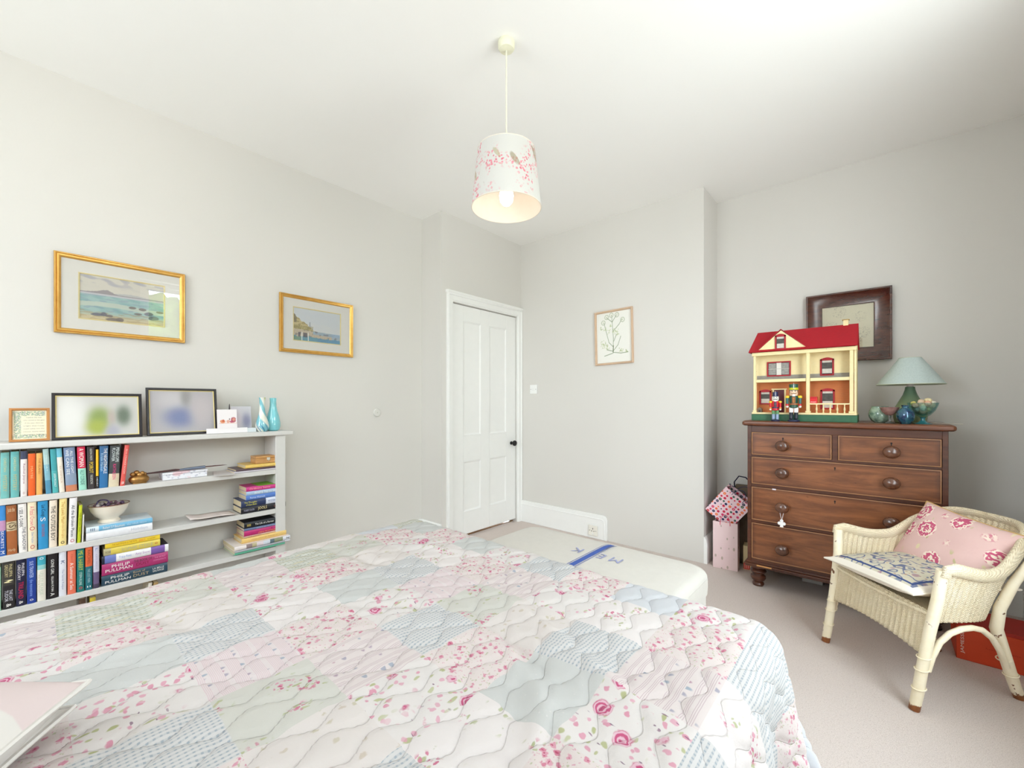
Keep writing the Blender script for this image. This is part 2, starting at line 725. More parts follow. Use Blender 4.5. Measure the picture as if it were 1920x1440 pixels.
# door
droot = bpy.data.objects.new('door_1', None)
COL.objects.link(droot)
droot['kind'] = 'structure'
DX = XD - 0.012
mb = MB()
mb.box(DX - 0.035, DX - 0.008, DY0 + 0.004, DY1 - 0.004, 0.03, DZ - 0.006)
pan = [(2.452, 2.665, 0.875, 1.86), (2.768, 2.995, 0.875, 1.86), (2.44, 2.652, 0.22, 0.655), (2.77, 2.995, 0.22, 0.655)]
ya, yb, yc, yd = 2.448, 2.66, 2.768, 2.998
for y0, y1 in ((DY0 + 0.004, ya), (yb, yc), (yd, DY1 - 0.004)):
    mb.box(DX - 0.008, DX, y0, y1, 0.03, DZ - 0.006)
for y0, y1 in ((ya, yb), (yc, yd)):
    for z0, z1 in ((0.03, 0.22), (0.655, 0.875), (1.86, DZ - 0.006)):
        mb.box(DX - 0.008, DX, y0, y1, z0, z1)
leaf = obj('door_leaf', mb, M_white, droot, bevel=0.002)
for y0, y1 in ((ya, yb), (yc, yd)):
    for z0, z1 in ((0.22, 0.655), (0.875, 1.86)):
        mb = MB().ring(y1 - y0, z1 - z0, [(0, 0.0), (0.004, 0.001), (0.010, -0.003), (0.016, -0.0075), (0.019, -0.008)])
        mb.xf(Matrix.Translation((DX, (y0 + y1) / 2, (z0 + z1) / 2)) @ Matrix.Rotation(R(90), 4, 'Z'))
        obj('panel_moulding', mb, M_white, leaf)
mb = MB().lathe([(0.0, 0), (0.016, 0), (0.017, 0.004), (0.009, 0.007), (0.009, 0.025), (0.020, 0.031), (0.027, 0.042), (0.025, 0.054), (0.014, 0.062), (0.0005, 0.064)], 20, (DX, 3.068, 0.772), axis='x')
k_ = obj('door_knob', mb, M_black, leaf)
k_['label'] = 'round black door knob'
for zz in (1.76, 0.35):
    mb = MB().lathe([(0.005, 0), (0.005, 0.08)], 10, (DX + 0.003, DY0 + 0.004, zz))
    mb.box(DX - 0.001, DX + 0.001, DY0 + 0.004, DY0 + 0.02, zz, zz + 0.08)
    obj('hinge', mb, pm((188, 180, 160), 0.4, 0.6), leaf)
# reveal behind and threshold
struct('trim_1', MB().box(XD - 0.11, XD - 0.048, DY0, DY1, 0.0, 0.006), wood_material('oak_threshold', (120, 84, 44), (150, 108, 62), (100, 70, 38)))
struct('wall_hall', MB().box(XD - 0.35, XD - 0.34, DY0 - 0.1, DY1 + 0.2, 0, 2.2), pm((60, 52, 46)))


def architrave(y0, y1, z):
    """moulded door surround on the door wall"""
    prof = [(0.0, 0), (0.0, 0.022), (0.010, 0.026), (0.016, 0.019), (0.050, 0.016), (0.056, 0.010), (0.062, 0.010), (0.062, 0)]
    root = bpy.data.objects.new('trim_2', None)
    COL.objects.link(root)
    root['kind'] = 'structure'
    n = len(prof)
    mb = MB()
    # left leg, head, right leg mitred together
    pts = []
    for ins, d in prof:
        pts.append([(XD + d, y0 + ins, 0.0), (XD + d, y0 + ins, z - ins), (XD + d, y1 - ins, z - ins), (XD + d, y1 - ins, 0.0)])
    for k in range(n):
        mb.v += pts[k]
    for k in range(n - 1):
        for i in range(3):
            mb.f.append((k * 4 + i, k * 4 + i + 1, (k + 1) * 4 + i + 1, (k + 1) * 4 + i))
            mb.mi.append(0)
    obj('architrave', mb, M_white, root)
    mb = MB().prism([(XD, z), (XD + 0.026, z), (XD + 0.036, z + 0.012), (XD + 0.036, z + 0.02), (XD, z + 0.024)], y0 - 0.008, y1, 'xz')
    obj('head_cap', mb, M_white, root)


architrave(2.252, YB - 0.001, 2.06)


def skirt_prof(h, t=0.02):
    return [(0, 0), (t, 0), (t, h - 0.045), (t * 0.8, h - 0.038), (t * 0.8, h - 0.02), (t * 0.45, h - 0.008), (t * 0.3, h), (0, h)]


def skirting(name, a, b, axis, wallc, sgn, h=0.175, t=0.02):
    """axis 'y': runs along y from a to b on a wall at x=wallc, projecting sgn*t"""
    mb = MB()
    pr = skirt_prof(h, t)
    if axis == 'y':
        mb.prism([(wallc + sgn * p, z) for p, z in pr], a, b, 'xz')
    else:
        mb.prism([(wallc + sgn * p, z) for p, z in pr], a, b, 'yz')
    return struct(name, mb, M_white)


skirting('baseboard_left', YN, YR, 'y', XL, 1)
skirting('baseboard_return', XL, XD, 'x', YR, -1)
# back wall board with its rounded free end
root = bpy.data.objects.new('baseboard_back', None)
COL.objects.link(root)
root['kind'] = 'structure'
hh = 0.205
poly = [(XD + 0.0, 0), (-1.722, 0), (-1.722, hh - 0.035), (-1.728, hh - 0.016), (-1.742, hh - 0.004), (-1.76, hh), (XD + 0.0, hh)]
obj('board', MB().prism(poly, YB - 0.018, YB, 'xz'), M_white, root, bevel=0.003)
poly = [(XD + 0.0, hh - 0.05), (-1.742, hh - 0.05), (-1.742, hh - 0.03), (-1.752, hh - 0.018), (-1.768, hh - 0.014), (XD + 0.0, hh - 0.014)]
mb = MB().tube([(XD + 0.001, YB - 0.018, hh - 0.034), (-1.765, YB - 0.018, hh - 0.034), (-1.750, YB - 0.018, hh - 0.042), (-1.745, YB - 0.018, hh - 0.06), (-1.745, YB - 0.018, 0.002)], 0.004, 8)
obj('bead_moulding', mb, M_white, root)
skirting('baseboard_chimney', YB + 0.0, YA, 'y', XC, 1, h=0.19, t=0.022)
skirting('baseboard_alcove', XC + 0.022, XR, 'x', YA, -1, h=0.19)
skirting('baseboard_right', YN, YA - 0.02, 'y', XR, -1)
skirting('baseboard_near', XL, XR, 'x', YN, 1)

# ------------------------------------------------------------------ fittings
t = thing('light_switch', 'white plastic light switch on the wall right of the door', 'switch', (-2.506, YB, 1.288))
obj('plate', MB().box(-0.043, 0.043, -0.009, 0, -0.043, 0.043), M_white, t, bevel=0.003)
obj('rocker', MB().box(-0.007, 0.007, -0.014, -0.009, -0.013, 0.013), M_white, t, bevel=0.002)
for s in (-1, 1):
    obj('screw', MB().lathe([(0.0035, 0), (0.003, 0.0015), (0.0005, 0.002)], 10, (s * 0.030, -0.009, 0), axis='y-'), pm((150, 150, 150), 0.4, 0.5), t)

t = thing('power_socket', 'white double-height socket plate set into the skirting board', 'socket', (-1.845, YB - 0.0225, 0.068))
t['label'] = 'square white power socket on the skirting board'
obj('plate', MB().box(-0.043, 0.043, -0.009, 0, -0.043, 0.043), pm((236, 232, 222), 0.4), t, bevel=0.003)
for x_, z_, w_, h_ in ((0, 0.016, 0.006, 0.012), (-0.011, -0.004, 0.010, 0.005), (0.011, -0.004, 0.010, 0.005)):
    obj('pin_slot', MB().box(x_ - w_ / 2, x_ + w_ / 2, -0.0095, -0.008, z_ - h_ / 2, z_ + h_ / 2), M_black, t)
obj('rocker', MB().box(-0.006, 0.006, -0.013, -0.009, -0.034, -0.018), M_white, t, bevel=0.002)
for s in (-1, 1):
    obj('screw', MB().lathe([(0.0035, 0), (0.003, 0.0015), (0.0005, 0.002)], 10, (s * 0.030, -0.009, 0), axis='y-'), pm((120, 120, 120), 0.4, 0.5), t)

t = thing('wall_cap', 'small round painted cap on the left wall beside the door', 'cover', (XL, 1.775, 1.082), (0, 0, R(90)))
obj('disc', MB().lathe([(0.031, 0), (0.031, 0.006), (0.027, 0.010), (0.0005, 0.011)], 28, axis='y-'), pm((216, 214, 208), 0.5, var=0.01), t)
obj('screw', MB().lathe([(0.004, 0.010), (0.0035, 0.0125), (0.0005, 0.013)], 10, axis='y-'), pm((190, 188, 180), 0.4, 0.3), t)

# ------------------------------------------------------------------ pendant lamp
LX, LY = -1.212, 1.356
t = thing('pendant_lamp', 'pendant lamp with a floral drum shade hanging from the ceiling', 'lamp', (LX, LY, 0))
obj('ceiling_rose', MB().lathe([(0.033, ZC), (0.036, ZC - 0.006), (0.036, ZC - 0.028), (0.030, ZC - 0.036), (0.006, ZC - 0.040)], 28), pm((232, 230, 205), 0.45), t)
obj('cord', MB().lathe([(0.0035, ZC - 0.036), (0.0035, 2.185)], 8), pm((226, 224, 206), 0.6), t)
obj('lamp_holder', MB().lathe([(0.008, 2.19), (0.018, 2.18), (0.020, 2.125), (0.017, 2.10)], 18), M_white, t)


def shade_mat():
    n = NT('floral_shade', 0.8, 0, 0.2)
    uv = n.uv()
    w = n.warp(uv, 30.0, 0.02)
    c = lin((214, 212, 208))
    s = n.xyz(uv)
    # pink blossom clusters only where a coarse mask allows
    mask = n.ss(n.noise(uv, 5.5, 2)[0], 0.46, 0.56)
    v1 = n.voro(w, 75.0)
    pet = n.ss(v1[0], 0.30, 0.48, 1.0, 0.0)
    pc = n.mix(n.xyz(v1[1])[0], lin((232, 130, 150)), lin((214, 84, 112)))
    c = n.mix(n.mul(n.mul(mask, pet), 0.85), c, pc)
    # long leaves: stretched cells
    wl = n.warp(n.vec(n.add(n.mul(s[0], .8), n.mul(s[1], .6)), n.mul(n.sub(n.mul(s[1], .8), n.mul(s[0], .6)), .30)), 14.0, 0.02)
    v2 = n.voro(wl, 19.0)
    leaf = n.ss(v2[0], 0.18, 0.24, 1.0, 0.0)
    m2 = n.ss(n.noise(uv, 7.5, 2)[0], 0.56, 0.62, 1.0, 0.0)
    lc = n.mix(n.xyz(v2[1])[1], lin((190, 182, 152)), lin((136, 122, 92)))
    c = n.mix(n.mul(n.mul(leaf, m2), 0.75), c, lc)
    n.color(c)
    # some light comes through the cloth
    tr = n.node('ShaderNodeBsdfTranslucent')
    n.put(tr.inputs[0], c)
    mx = n.node('ShaderNodeMixShader')
    mx.inputs[0].default_value = 0.10
    n.t.links.new(n.b.outputs[0], mx.inputs[1])
    n.t.links.new(tr.outputs[0], mx.inputs[2])
    n.t.links.new(mx.outputs[0], n.out.inputs[0])
    return n.m


def lampshade(parent, rb, rt, z0, z1, mat_out, mat_in, seg=64, name='shade'):
    u = np.linspace(0, 1, seg + 1)
    v = np.linspace(0, 1, 7)
    U_, V_ = np.meshgrid(u, v, indexing='ij')
    r = rb + (rt - rb) * V_
    P = np.stack([r * np.cos(U_ * 2 * PI), r * np.sin(U_ * 2 * PI), z0 + (z1 - z0) * V_], -1)
    UV = np.stack([U_ * 2 * PI * rb, V_ * (z1 - z0)], -1)
    s_ = gridmesh(name, P, UV, mat_out, parent=parent)
    r2 = r - 0.0018
    P2 = np.stack([r2 * np.cos(U_ * 2 * PI), r2 * np.sin(U_ * 2 * PI), z0 + (z1 - z0) * V_], -1)[::-1]
    gridmesh('shade_lining', P2, UV, mat_in, parent=s_)
    for rr, zz in ((rb, z0), (rt, z1)):
        mb = MB()
        mb.tube([((rr - 0.001) * math.cos(a), (rr - 0.001) * math.sin(a), zz) for a in np.linspace(0, 2 * PI, seg, endpoint=False)], 0.0022, 6, closed=True)
        obj('shade_rim', mb, mat_in, s_)
    return s_


M_lining = NT('shade_lining', 0.8, 0, 0.2)
_g = M_lining
_g.color(_g.mix(_g.noise(_g.obj(), 40.0)[0], lin((224, 215, 202)), lin((231, 223, 211))))
M_lining = _g.m
sh = lampshade(t, 0.150, 0.124, 1.992, 2.235, shade_mat(), M_lining)
mb = MB()
for k in range(3):
    a = k * 2 * PI / 3 + 0.4
    mb.tube([(0.016 * math.cos(a), 0.016 * math.sin(a), 2.185), (0.123 * math.cos(a), 0.123 * math.sin(a), 2.205)], 0.0018, 6)
mb.tube([(0.019 * math.cos(a), 0.019 * math.sin(a), 2.185) for a in np.linspace(0, 2 * PI, 20, endpoint=False)], 0.002, 6, closed=True)
obj('shade_carrier', mb, M_white, t)
M_bulb = emis((255, 244, 232), 5.0)
obj('bulb', MB().lathe([(0.012, 2.11), (0.014, 2.095), (0.026, 2.07), (0.031, 2.045), (0.027, 2.02), (0.015, 2.005), (0.0005, 2.000)], 24), M_bulb, t)

# ================================================================== pictures
def sea_painting(u, v):
    a = np.stack([np.zeros_like(u)] * 3, -1)
    sky = mixc(a, np.ones_like(u), (214, 209, 196))
    n1 = smooth_noise(u * 1.5, v * 4, 3, 2.2, 9)
    n2 = smooth_noise(u, v * 2, 5, 6.0, 9)
    c = mixc(sky, (n1 > 0.05) * np.clip((v - 0.72) * 5, 0, 1) * 0.55, (176, 172, 178))
    c = mixc(c, np.clip((n1 - 0.1) * 3, 0, 1) * (v > 0.8) * 0.5, (158, 160, 176))
    # far hills
    h1 = 0.615 + 0.085 * np.exp(-((u - 0.30) / 0.085) ** 2) * (1 - 0.3 * np.abs(n2)) + 0.02 * np.exp(-((u - 0.18) / 0.1) ** 2)
    h2 = 0.62 + 0.05 * np.exp(-((u - 0.58) / 0.2) ** 2)
    c = mixc(c, (v < h2) * (v > 0.56) * 0.6, (170, 172, 178))
    c = mixc(c, (v < h1) * (v > 0.56) * 0.9, (142, 134, 138))
    c = mixc(c, (v < 0.60) * (v > 0.55) * 0.8, (205, 206, 212))
    sea = v < 0.565
    c = mixc(c, sea * 1.0, (158, 192, 188))
    c = mixc(c, sea * np.clip(n1 + 0.2, 0, 1) * 1.0, (120, 166, 170))
    c = mixc(c, sea * (n2 > 0.15) * 0.35, (128, 142, 170))
    c = mixc(c, (np.abs(v - 0.34 - 0.03 * np.sin(u * 5)) < 0.05) * 0.8, (200, 208, 190))
    c = mixc(c, np.clip((0.20 - v + 0.04 * n1) * 8, 0, 1), (206, 192, 152))
    c = mixc(c, (n2 > 0.1) * (v < 0.22) * 0.45, (176, 150, 100))
    for (x, y, rx, ry) in ((0.20, 0.13, .07, .04), (0.27, 0.15, .04, .05), (0.38, 0.03, .09, .07), (0.33, 0.12, .05, .03), (0.45, 0.06, .05, .06),
                           (0.60, 0.37, .05, .03), (0.72, 0.36, .05, .035), (0.67, 0.24, .05, .025), (0.80, 0.27, .06, .05), (0.86, 0.18, .07, .06), (0.94, 0.34, .05, .03)):
        d = ((u - x) / rx) ** 2 + ((v - y) / ry) ** 2 + 0.5 * n2
        c = mixc(c, np.clip((1.0 - d) * 3, 0, 1) * 0.85, (84, 84, 104) if (x * 37) % 2 > 1 else (104, 92, 88))
    return c


def harbour_painting(u, v):
    a = np.zeros(u.shape + (3,))
    n1 = smooth_noise(u * 1.5, v * 3, 13, 2.0, 9)
    n2 = smooth_noise(u, v, 15, 7.0, 9)
    n3 = smooth_noise(u * 2, v, 17, 16.0, 9)
    c = mixc(a, np.ones_like(u), (206, 212, 218))
    c = mixc(c, np.clip(0.75 - v, 0, 1) * 0.8 + 0.2 * n1, (226, 222, 212))
    cliff = 0.80 - u * 1.05 + 0.06 * n2
    m = (v < cliff) * (v > 0.3)
    c = mixc(c, m * 1.0, (196, 180, 126))
    c = mixc(c, m * (n2 > 0.1) * 0.7, (150, 134, 82))
    c = mixc(c, m * (u < 0.07) * (v > 0.55) * 0.8, (108, 98, 70))
    c = mixc(c, m * (n3 > 0.3) * 0.4, (222, 206, 160))
    c = mixc(c, (v < 0.47) * (v > 0.34) * (u < 0.4) * (n3 > -0.1) * 0.7, (138, 128, 70))
    low = v < 0.36 - 0.06 * u
    c = mixc(c, low * 1.0, (196, 184, 160))
    c = mixc(c, (np.abs(v - 0.31 + 0.06 * u) < 0.05) * (u > 0.4) * 0.8, (140, 178, 208))
    c = mixc(c, (v < 0.32) * (u > 0.8 ) * 0.7, (150, 184, 214))
    c = mixc(c, low * (n3 > 0.2) * (v > 0.12) * 0.55, (168, 132, 112))
    c = mixc(c, low * (n2 > 0.25) * (v > 0.1) * 0.5, (98, 92, 98))
    c = mixc(c, (v < 0.15 + 0.04 * n2 - 0.02 * u) * 0.9, (86, 150, 176))
    c = mixc(c, (v < 0.12) * (u > 0.5) * (n3 > 0) * 0.6, (70, 126, 188))
    c = mixc(c, (v < 0.12) * (u < 0.15) * 0.7, (120, 150, 110))
    c = mixc(c, (np.abs(u - 0.335) < 0.012) * (v > 0.45) * (v < 0.60) * 0.7, (130, 140, 156))
    for x in (0.17, 0.30):
        c = mixc(c, (np.abs(u - x) < 0.008) * (v < 0.28) * 0.9, (232, 232, 230))
    for x in (0.12, 0.22, 0.26):
        c = mixc(c, (np.abs(u - x) < 0.02) * (v < 0.26) * (v > 0.12) * 0.7, (70, 66, 84))
    return c


def seg_dist(u, v, a, b):
    ax, ay = a
    bx, by = b
    dx, dy = bx - ax, by - ay
    t_ = np.clip(((u - ax) * dx + (v - ay) * dy) / (dx * dx + dy * dy + 1e-9), 0, 1)
    return np.hypot(u - ax - t_ * dx, v - ay - t_ * dy)


def botanical(u, v):
    c = mixc(np.zeros(u.shape + (3,)), np.ones_like(u), (234, 233, 226))
    g, dk = (178, 190, 140), (120, 136, 104)
    st = [((.47, .18), (.49, .48)), ((.49, .48), (.46, .80)), ((.47, .22), (.62, .34)), ((.62, .34), (.70, .50)), ((.50, .42), (.58, .55)), ((.49, .30), (.36, .40)), ((.36, .40), (.28, .62)),
          ((.28, .62), (.22, .80)), ((.49, .62), (.66, .74)), ((.66, .74), (.74, .83)), ((.48, .22), (.30, .26)), ((.48, .20), (.70, .17)), ((.70, .17), (.90, .18)), ((.46, .80), (.30, .90)),
          ((.46, .80), (.58, .92)), ((.46, .80), (.45, .93)), ((.45, .18), (.22, .14))]
    for a, b in st:
        c = mixc(c, np.clip((0.010 - seg_dist(u, v * 1.0, a, b)) / 0.006, 0, 1) * 0.8, dk)
    c = mixc(c, np.clip((0.014 - seg_dist(u, v, (.475, .2), (.485, .33))) / 0.006, 0, 1), (96, 112, 76))
    rs = np.random.RandomState(4)
    for (x, y) in ((.30, .91), (.44, .94), (.60, .93), (.20, .81), (.76, .82)):
        d = np.hypot((u - x), (v - y) * 1.27)
        c = mixc(c, ((np.abs(d - 0.055) < 0.009)) * 0.45, dk)
        for k in range(9):
            a = k * 0.698
            c = mixc(c, np.clip((0.016 - np.hypot(u - x - .045 * math.cos(a), (v - y - .036 * math.sin(a)) * 1.2)) / 0.01, 0, 1) * 0.55, (196, 200, 176))
        c = mixc(c, np.clip((0.016 - d) / 0.01, 0, 1) * 0.7, (140, 150, 96))
    for (x, y, n_, r_) in ((.55, .62, 22, .09), (.20, .38, 26, .10), (.30, .33, 18, .08), (.70, .22, 14, .07), (.86, .20, 9, .05), (.36, .62, 8, .06), (.14, .70, 8, .05), (.25, .67, 7, .05), (.42, .72, 8, .05), (.62, .56, 8, .05)):
        for k in range(n_):
            a, q = rs.uniform(0, 6.28), rs.uniform(0, r_)
            d = np.hypot(u - x - q * math.cos(a), (v - y - q * math.sin(a)) * 1.3)
            c = mixc(c, np.clip((0.017 - d) / 0.010, 0, 1) * 0.6, g if rs.rand() > 0.35 else (140, 156, 96))
    return c


def sketch(u, v):
    c = mixc(np.zeros(u.shape + (3,)), np.ones_like(u), (226, 220, 190))
    n1 = smooth_noise(u, v, 22, 12.0, 9)
    for (x, y, r_) in ((.35, .85, .14), (.75, .72, .12), (.80, .35, .13), (.2, .55, .12), (.5, .4, .12), (.3, .2, .14), (.66, .15, .12)):
        d = np.hypot(u - x, v - y)
        c = mixc(c, (d < r_) * (np.abs(n1) < 0.05) * 0.5, (140, 132, 112))
    return c


def blur_art(bg, blobs):
    def f(u, v):
        c = mixc(np.zeros(u.shape + (3,)), np.ones_like(u), bg)
        for (x, y, rx, ry, col) in blobs:
            d = ((u - x) / rx) ** 2 + ((v - y) / ry) ** 2
            c = mixc(c, np.exp(-d ** 1.5), col)
        return c
    return f


def sampler_art(u, v):
    c = mixc(np.zeros(u.shape + (3,)), np.ones_like(u), (238, 228, 200))
    n1 = smooth_noise(u, v, 31, 11.0, 9)
    b = ((v > 0.80) & (u < 0.95) & (v < 0.97)) | ((v < 0.16) & (v > 0.04)) | ((u < 0.25) & (u > 0.05) & (v > 0.04) & (v < 0.97))
    c = mixc(c, b * (n1 > 0.0) * 0.75, (128, 158, 134))
    c = mixc(c, b * (n1 < -0.28) * 0.8, (98, 128, 150))
    return c


M_art = vcol_mat(0.75)


def picture(name, label, w, h, loc, rot, prof, fmat, mount, art_wh, paint, res, art_off=(0, 0), slip=None, glass=True, cat='picture', mount_col=(232, 229, 222), d_art=0.006, backing=True, group=None):
    """framed picture; local frame in XZ facing -Y, origin at its centre on the wall plane"""
    t = thing(name, label, cat, loc, rot, group)
    obj('frame', MB().ring(w, h, prof), fmat, t)
    ins = prof[-1][0]
    if mount:
        aw, ah = art_wh
        iw, ih = w / 2 - ins + 0.002, h / 2 - ins + 0.002
        x0, x1 = art_off[0] - aw / 2, art_off[0] + aw / 2
        z0, z1 = art_off[1] - ah / 2, art_off[1] + ah / 2
        mb = MB()
        y0, y1 = -d_art - 0.002, -d_art + 0.001
        mb.box(-iw, x0, y0, y1, -ih, ih).box(x1, iw, y0, y1, -ih, ih).box(x0, x1, y0, y1, -ih, z0).box(x0, x1, y0, y1, z1, ih)
        obj('mount', mb, pm(mount_col, 0.8, var=0.015), t, smooth=False)
        if slip:
            mb = MB().ring(aw + 0.004, ah + 0.004, [(0, d_art + 0.003), (0.004, d_art + 0.003), (0.006, d_art)])
            mb.xf(Matrix.Translation((art_off[0], 0, art_off[1])))
            obj('gilt_slip', mb, slip, t)
    if backing:
        obj('backing', MB().box(-w / 2 + 0.004, w / 2 - 0.004, -d_art + 0.001, -0.0005, -h / 2 + 0.004, h / 2 - 0.004), pm((150, 120, 86)), t, smooth=False)
    flat_art('artwork', art_wh[0], art_wh[1], res[0], res[1], paint, t, y=-d_art, mat=M_art, cx=art_off[0], cz=art_off[1])
    if glass:
        obj('glass', MB().box(-w / 2 + ins - 0.001, w / 2 - ins + 0.001, -d_art - 0.0045, -d_art - 0.0035, -h / 2 + ins - 0.001, h / 2 - ins + 0.001), M_glass, t, smooth=False)
    return t


GILT = [(0, 0), (0, 0.016), (0.003, 0.020), (0.007, 0.018), (0.009, 0.015), (0.011, 0.019), (0.016, 0.017), (0.021, 0.012), (0.024, 0.009), (0.024, 0.006)]
M_slip = pm((232, 214, 150), 0.5)
picture('framed_seascape', 'wide gilt-framed watercolour of a rocky shore on the left wall', 0.496, 0.382, (XL, 0.331, 1.678), (0, 0, R(90)), GILT, M_gold, True,
        (0.325, 0.222), sea_painting, (170, 110), (-0.003, -0.003), M_slip)
picture('framed_harbour', 'smaller gilt-framed watercolour of a coastal village beside the door', 0.502, 0.382, (XL, 1.322, 1.680), (0, 0, R(90)), GILT, M_gold, True,
        (0.325, 0.222), harbour_painting, (170, 110), (-0.003, 0.002), M_slip)
bt = picture('framed_botanical', 'pale wood framed print of a green flowering plant on the chimney wall', 0.344, 0.452, (-1.663, YB, 1.703), (0, R(-1.2), 0),
             [(0, 0), (0, 0.016), (0.004, 0.020), (0.012, 0.018), (0.016, 0.010), (0.017, 0.005)], pm((206, 176, 148), 0.5, var=0.05), False,
             (0.312, 0.42), botanical, (140, 180), d_art=0.004, glass=False)

# dark wide frame above the chest
M_dkwood = wood_material('walnut_frame', (66, 32, 22), (98, 52, 34), (50, 24, 18), 0.22, 3.0, 14.0, 1.0)
picture('framed_drawing', 'small cream drawing in a broad dark wooden frame behind the dollhouse', 0.437, 0.452, (-0.160, YA - 0.004, 1.652), (0, 0, 0),
        [(0, 0), (0, 0.040), (0.003, 0.043), (0.010, 0.043), (0.013, 0.038), (0.078, 0.012), (0.084, 0.012), (0.087, 0.008), (0.087, 0.004)], M_dkwood, False,
        (0.27, 0.285), sketch, (120, 120), d_art=0.004)

# ================================================================== bookcase
BK = thing('bookcase', 'low pale grey bookcase along the left wall full of books', 'bookcase', (XL, 0, 0))
SY0, SY1 = -0.62, 1.035
D = 0.20
ZS = [0.985, 0.757, 0.520, 0.296]
mb = MB().box(0.0, D + 0.012, SY0, SY1 + 0.042, ZS[0] - 0.026, ZS[0])
obj('top_board', mb, M_shelf, BK, bevel=0.005)
for z in ZS[1:]:
    obj('shelf_board', MB().box(0.0, D, SY0, SY1 - 0.055, z - 0.027, z), M_shelf, BK, bevel=0.002)
obj('base_board', MB().box(0.0, D, SY0, SY1 - 0.055, 0.02, 0.07), M_shelf, BK, bevel=0.002)
obj('side_panel', MB().box(0.022, D, SY1 - 0.055, SY1, 0.0, ZS[0] - 0.026), M_shelf, BK, bevel=0.002)
obj('side_panel', MB().box(0.0, D, SY0 - 0.03, SY0, 0.0, ZS[0] - 0.026), M_shelf, BK, bevel=0.002)

TM_out = Matrix(((0, 0, 1, 0), (0, 1, 0, 0), (-1, 0, 0, 0), (0, 0, 0, 1)))     # x -> -Z, y -> +Y, z -> +X


def inkmat(c):
    return pm(c, 0.6, var=0.02, spec=0.3, name='print_ink')


def book(label, loc, w, h, d, bands, texts=(), lean=0.0, flat=False, yaw=0.0, group='books on the bookcase', name='book', page_top=True, hard=0.0):
    """upright book: spine faces +X at x=0, thickness along Y, height along Z. flat=True lays it down with the text upright"""
    rot = [lean, 0, yaw]
    loc = list(loc)
    if flat:
        rot[0] = R(90) + lean
        loc[1] += h
    t = thing(name, label, 'book', loc, tuple(rot), group)
    cols, mats = [], []
    mb = MB()
    th = 0.0016 if not hard else 0.0026

    def mi(c):
        if c not in cols:
            cols.append(c)
            mats.append(pm(c, 0.38, var=0.05, vs=60, spec=0.45, name='book_cover'))
        return cols.index(c)
    main = bands[0][2]
    k0 = mi(bands[-1][2] if len(bands) == 1 else main)
    # rounded spine made of strips
    ns = 5
    rad = min(0.004, w * 0.2) if not hard else 0.005
    ysx = np.linspace(0, w, ns + 1)
    for f0, f1, c in bands:
        m_ = mi(c)
        z0, z1 = h * (1 - f1), h * (1 - f0)
        b = len(mb.v)
        for z in (z0, z1):
            for y in ysx:
                x = -rad * (2 * y / w - 1) ** 4
                mb.v.append((x, y, z))
            for y in ysx[::-1]:
                mb.v.append((-rad * 1.0 - th, y, z))
        n = 2 * (ns + 1)
        for i in range(n):
            j = (i + 1) % n
            mb.f.append((b + i, b + j, b + n + j, b + n + i))
            mb.mi.append(m_)
        mb.f.append(tuple(b + n + i for i in range(n)))
        mb.mi.append(m_)
        mb.f.append(tuple(b + i for i in reversed(range(n))))
        mb.mi.append(m_)
    mb.box(-d, -rad, 0, th, 0, h, k0)
    mb.box(-d, -rad, w - th, w, 0, h, k0)
    obj('cover', mb, mats, t)
    ins = 0.003 if hard else 0.0006
    obj('pages', MB().box(-d + 0.002, -rad - th, th, w - th, ins, h - ins), M_pages, t, smooth=False)
    for tx in texts:
        s, c, f0, f1, wf = tx[:5]
        off = tx[5] if len(tx) > 5 else 0.5
        upr = len(tx) > 6 and tx[6]
        L = (f1 - f0) * h
        Mt = Matrix.Translation((0.0006, w * off, h * (1 - (f0 + f1) / 2))) @ TM_out
        if upr:
            Mt = Matrix.Translation((0.0006, w * off, h * (1 - (f0 + f1) / 2))) @ Matrix(((0, 0, 1, 0), (1, 0, 0, 0), (0, 1, 0, 0), (0, 0, 0, 1)))
            text(s, inkmat(c), t, Mt, width=w * wf, height=L)
        else:
            text(s, inkmat(c), t, Mt, width=L, height=w * wf)
    return t


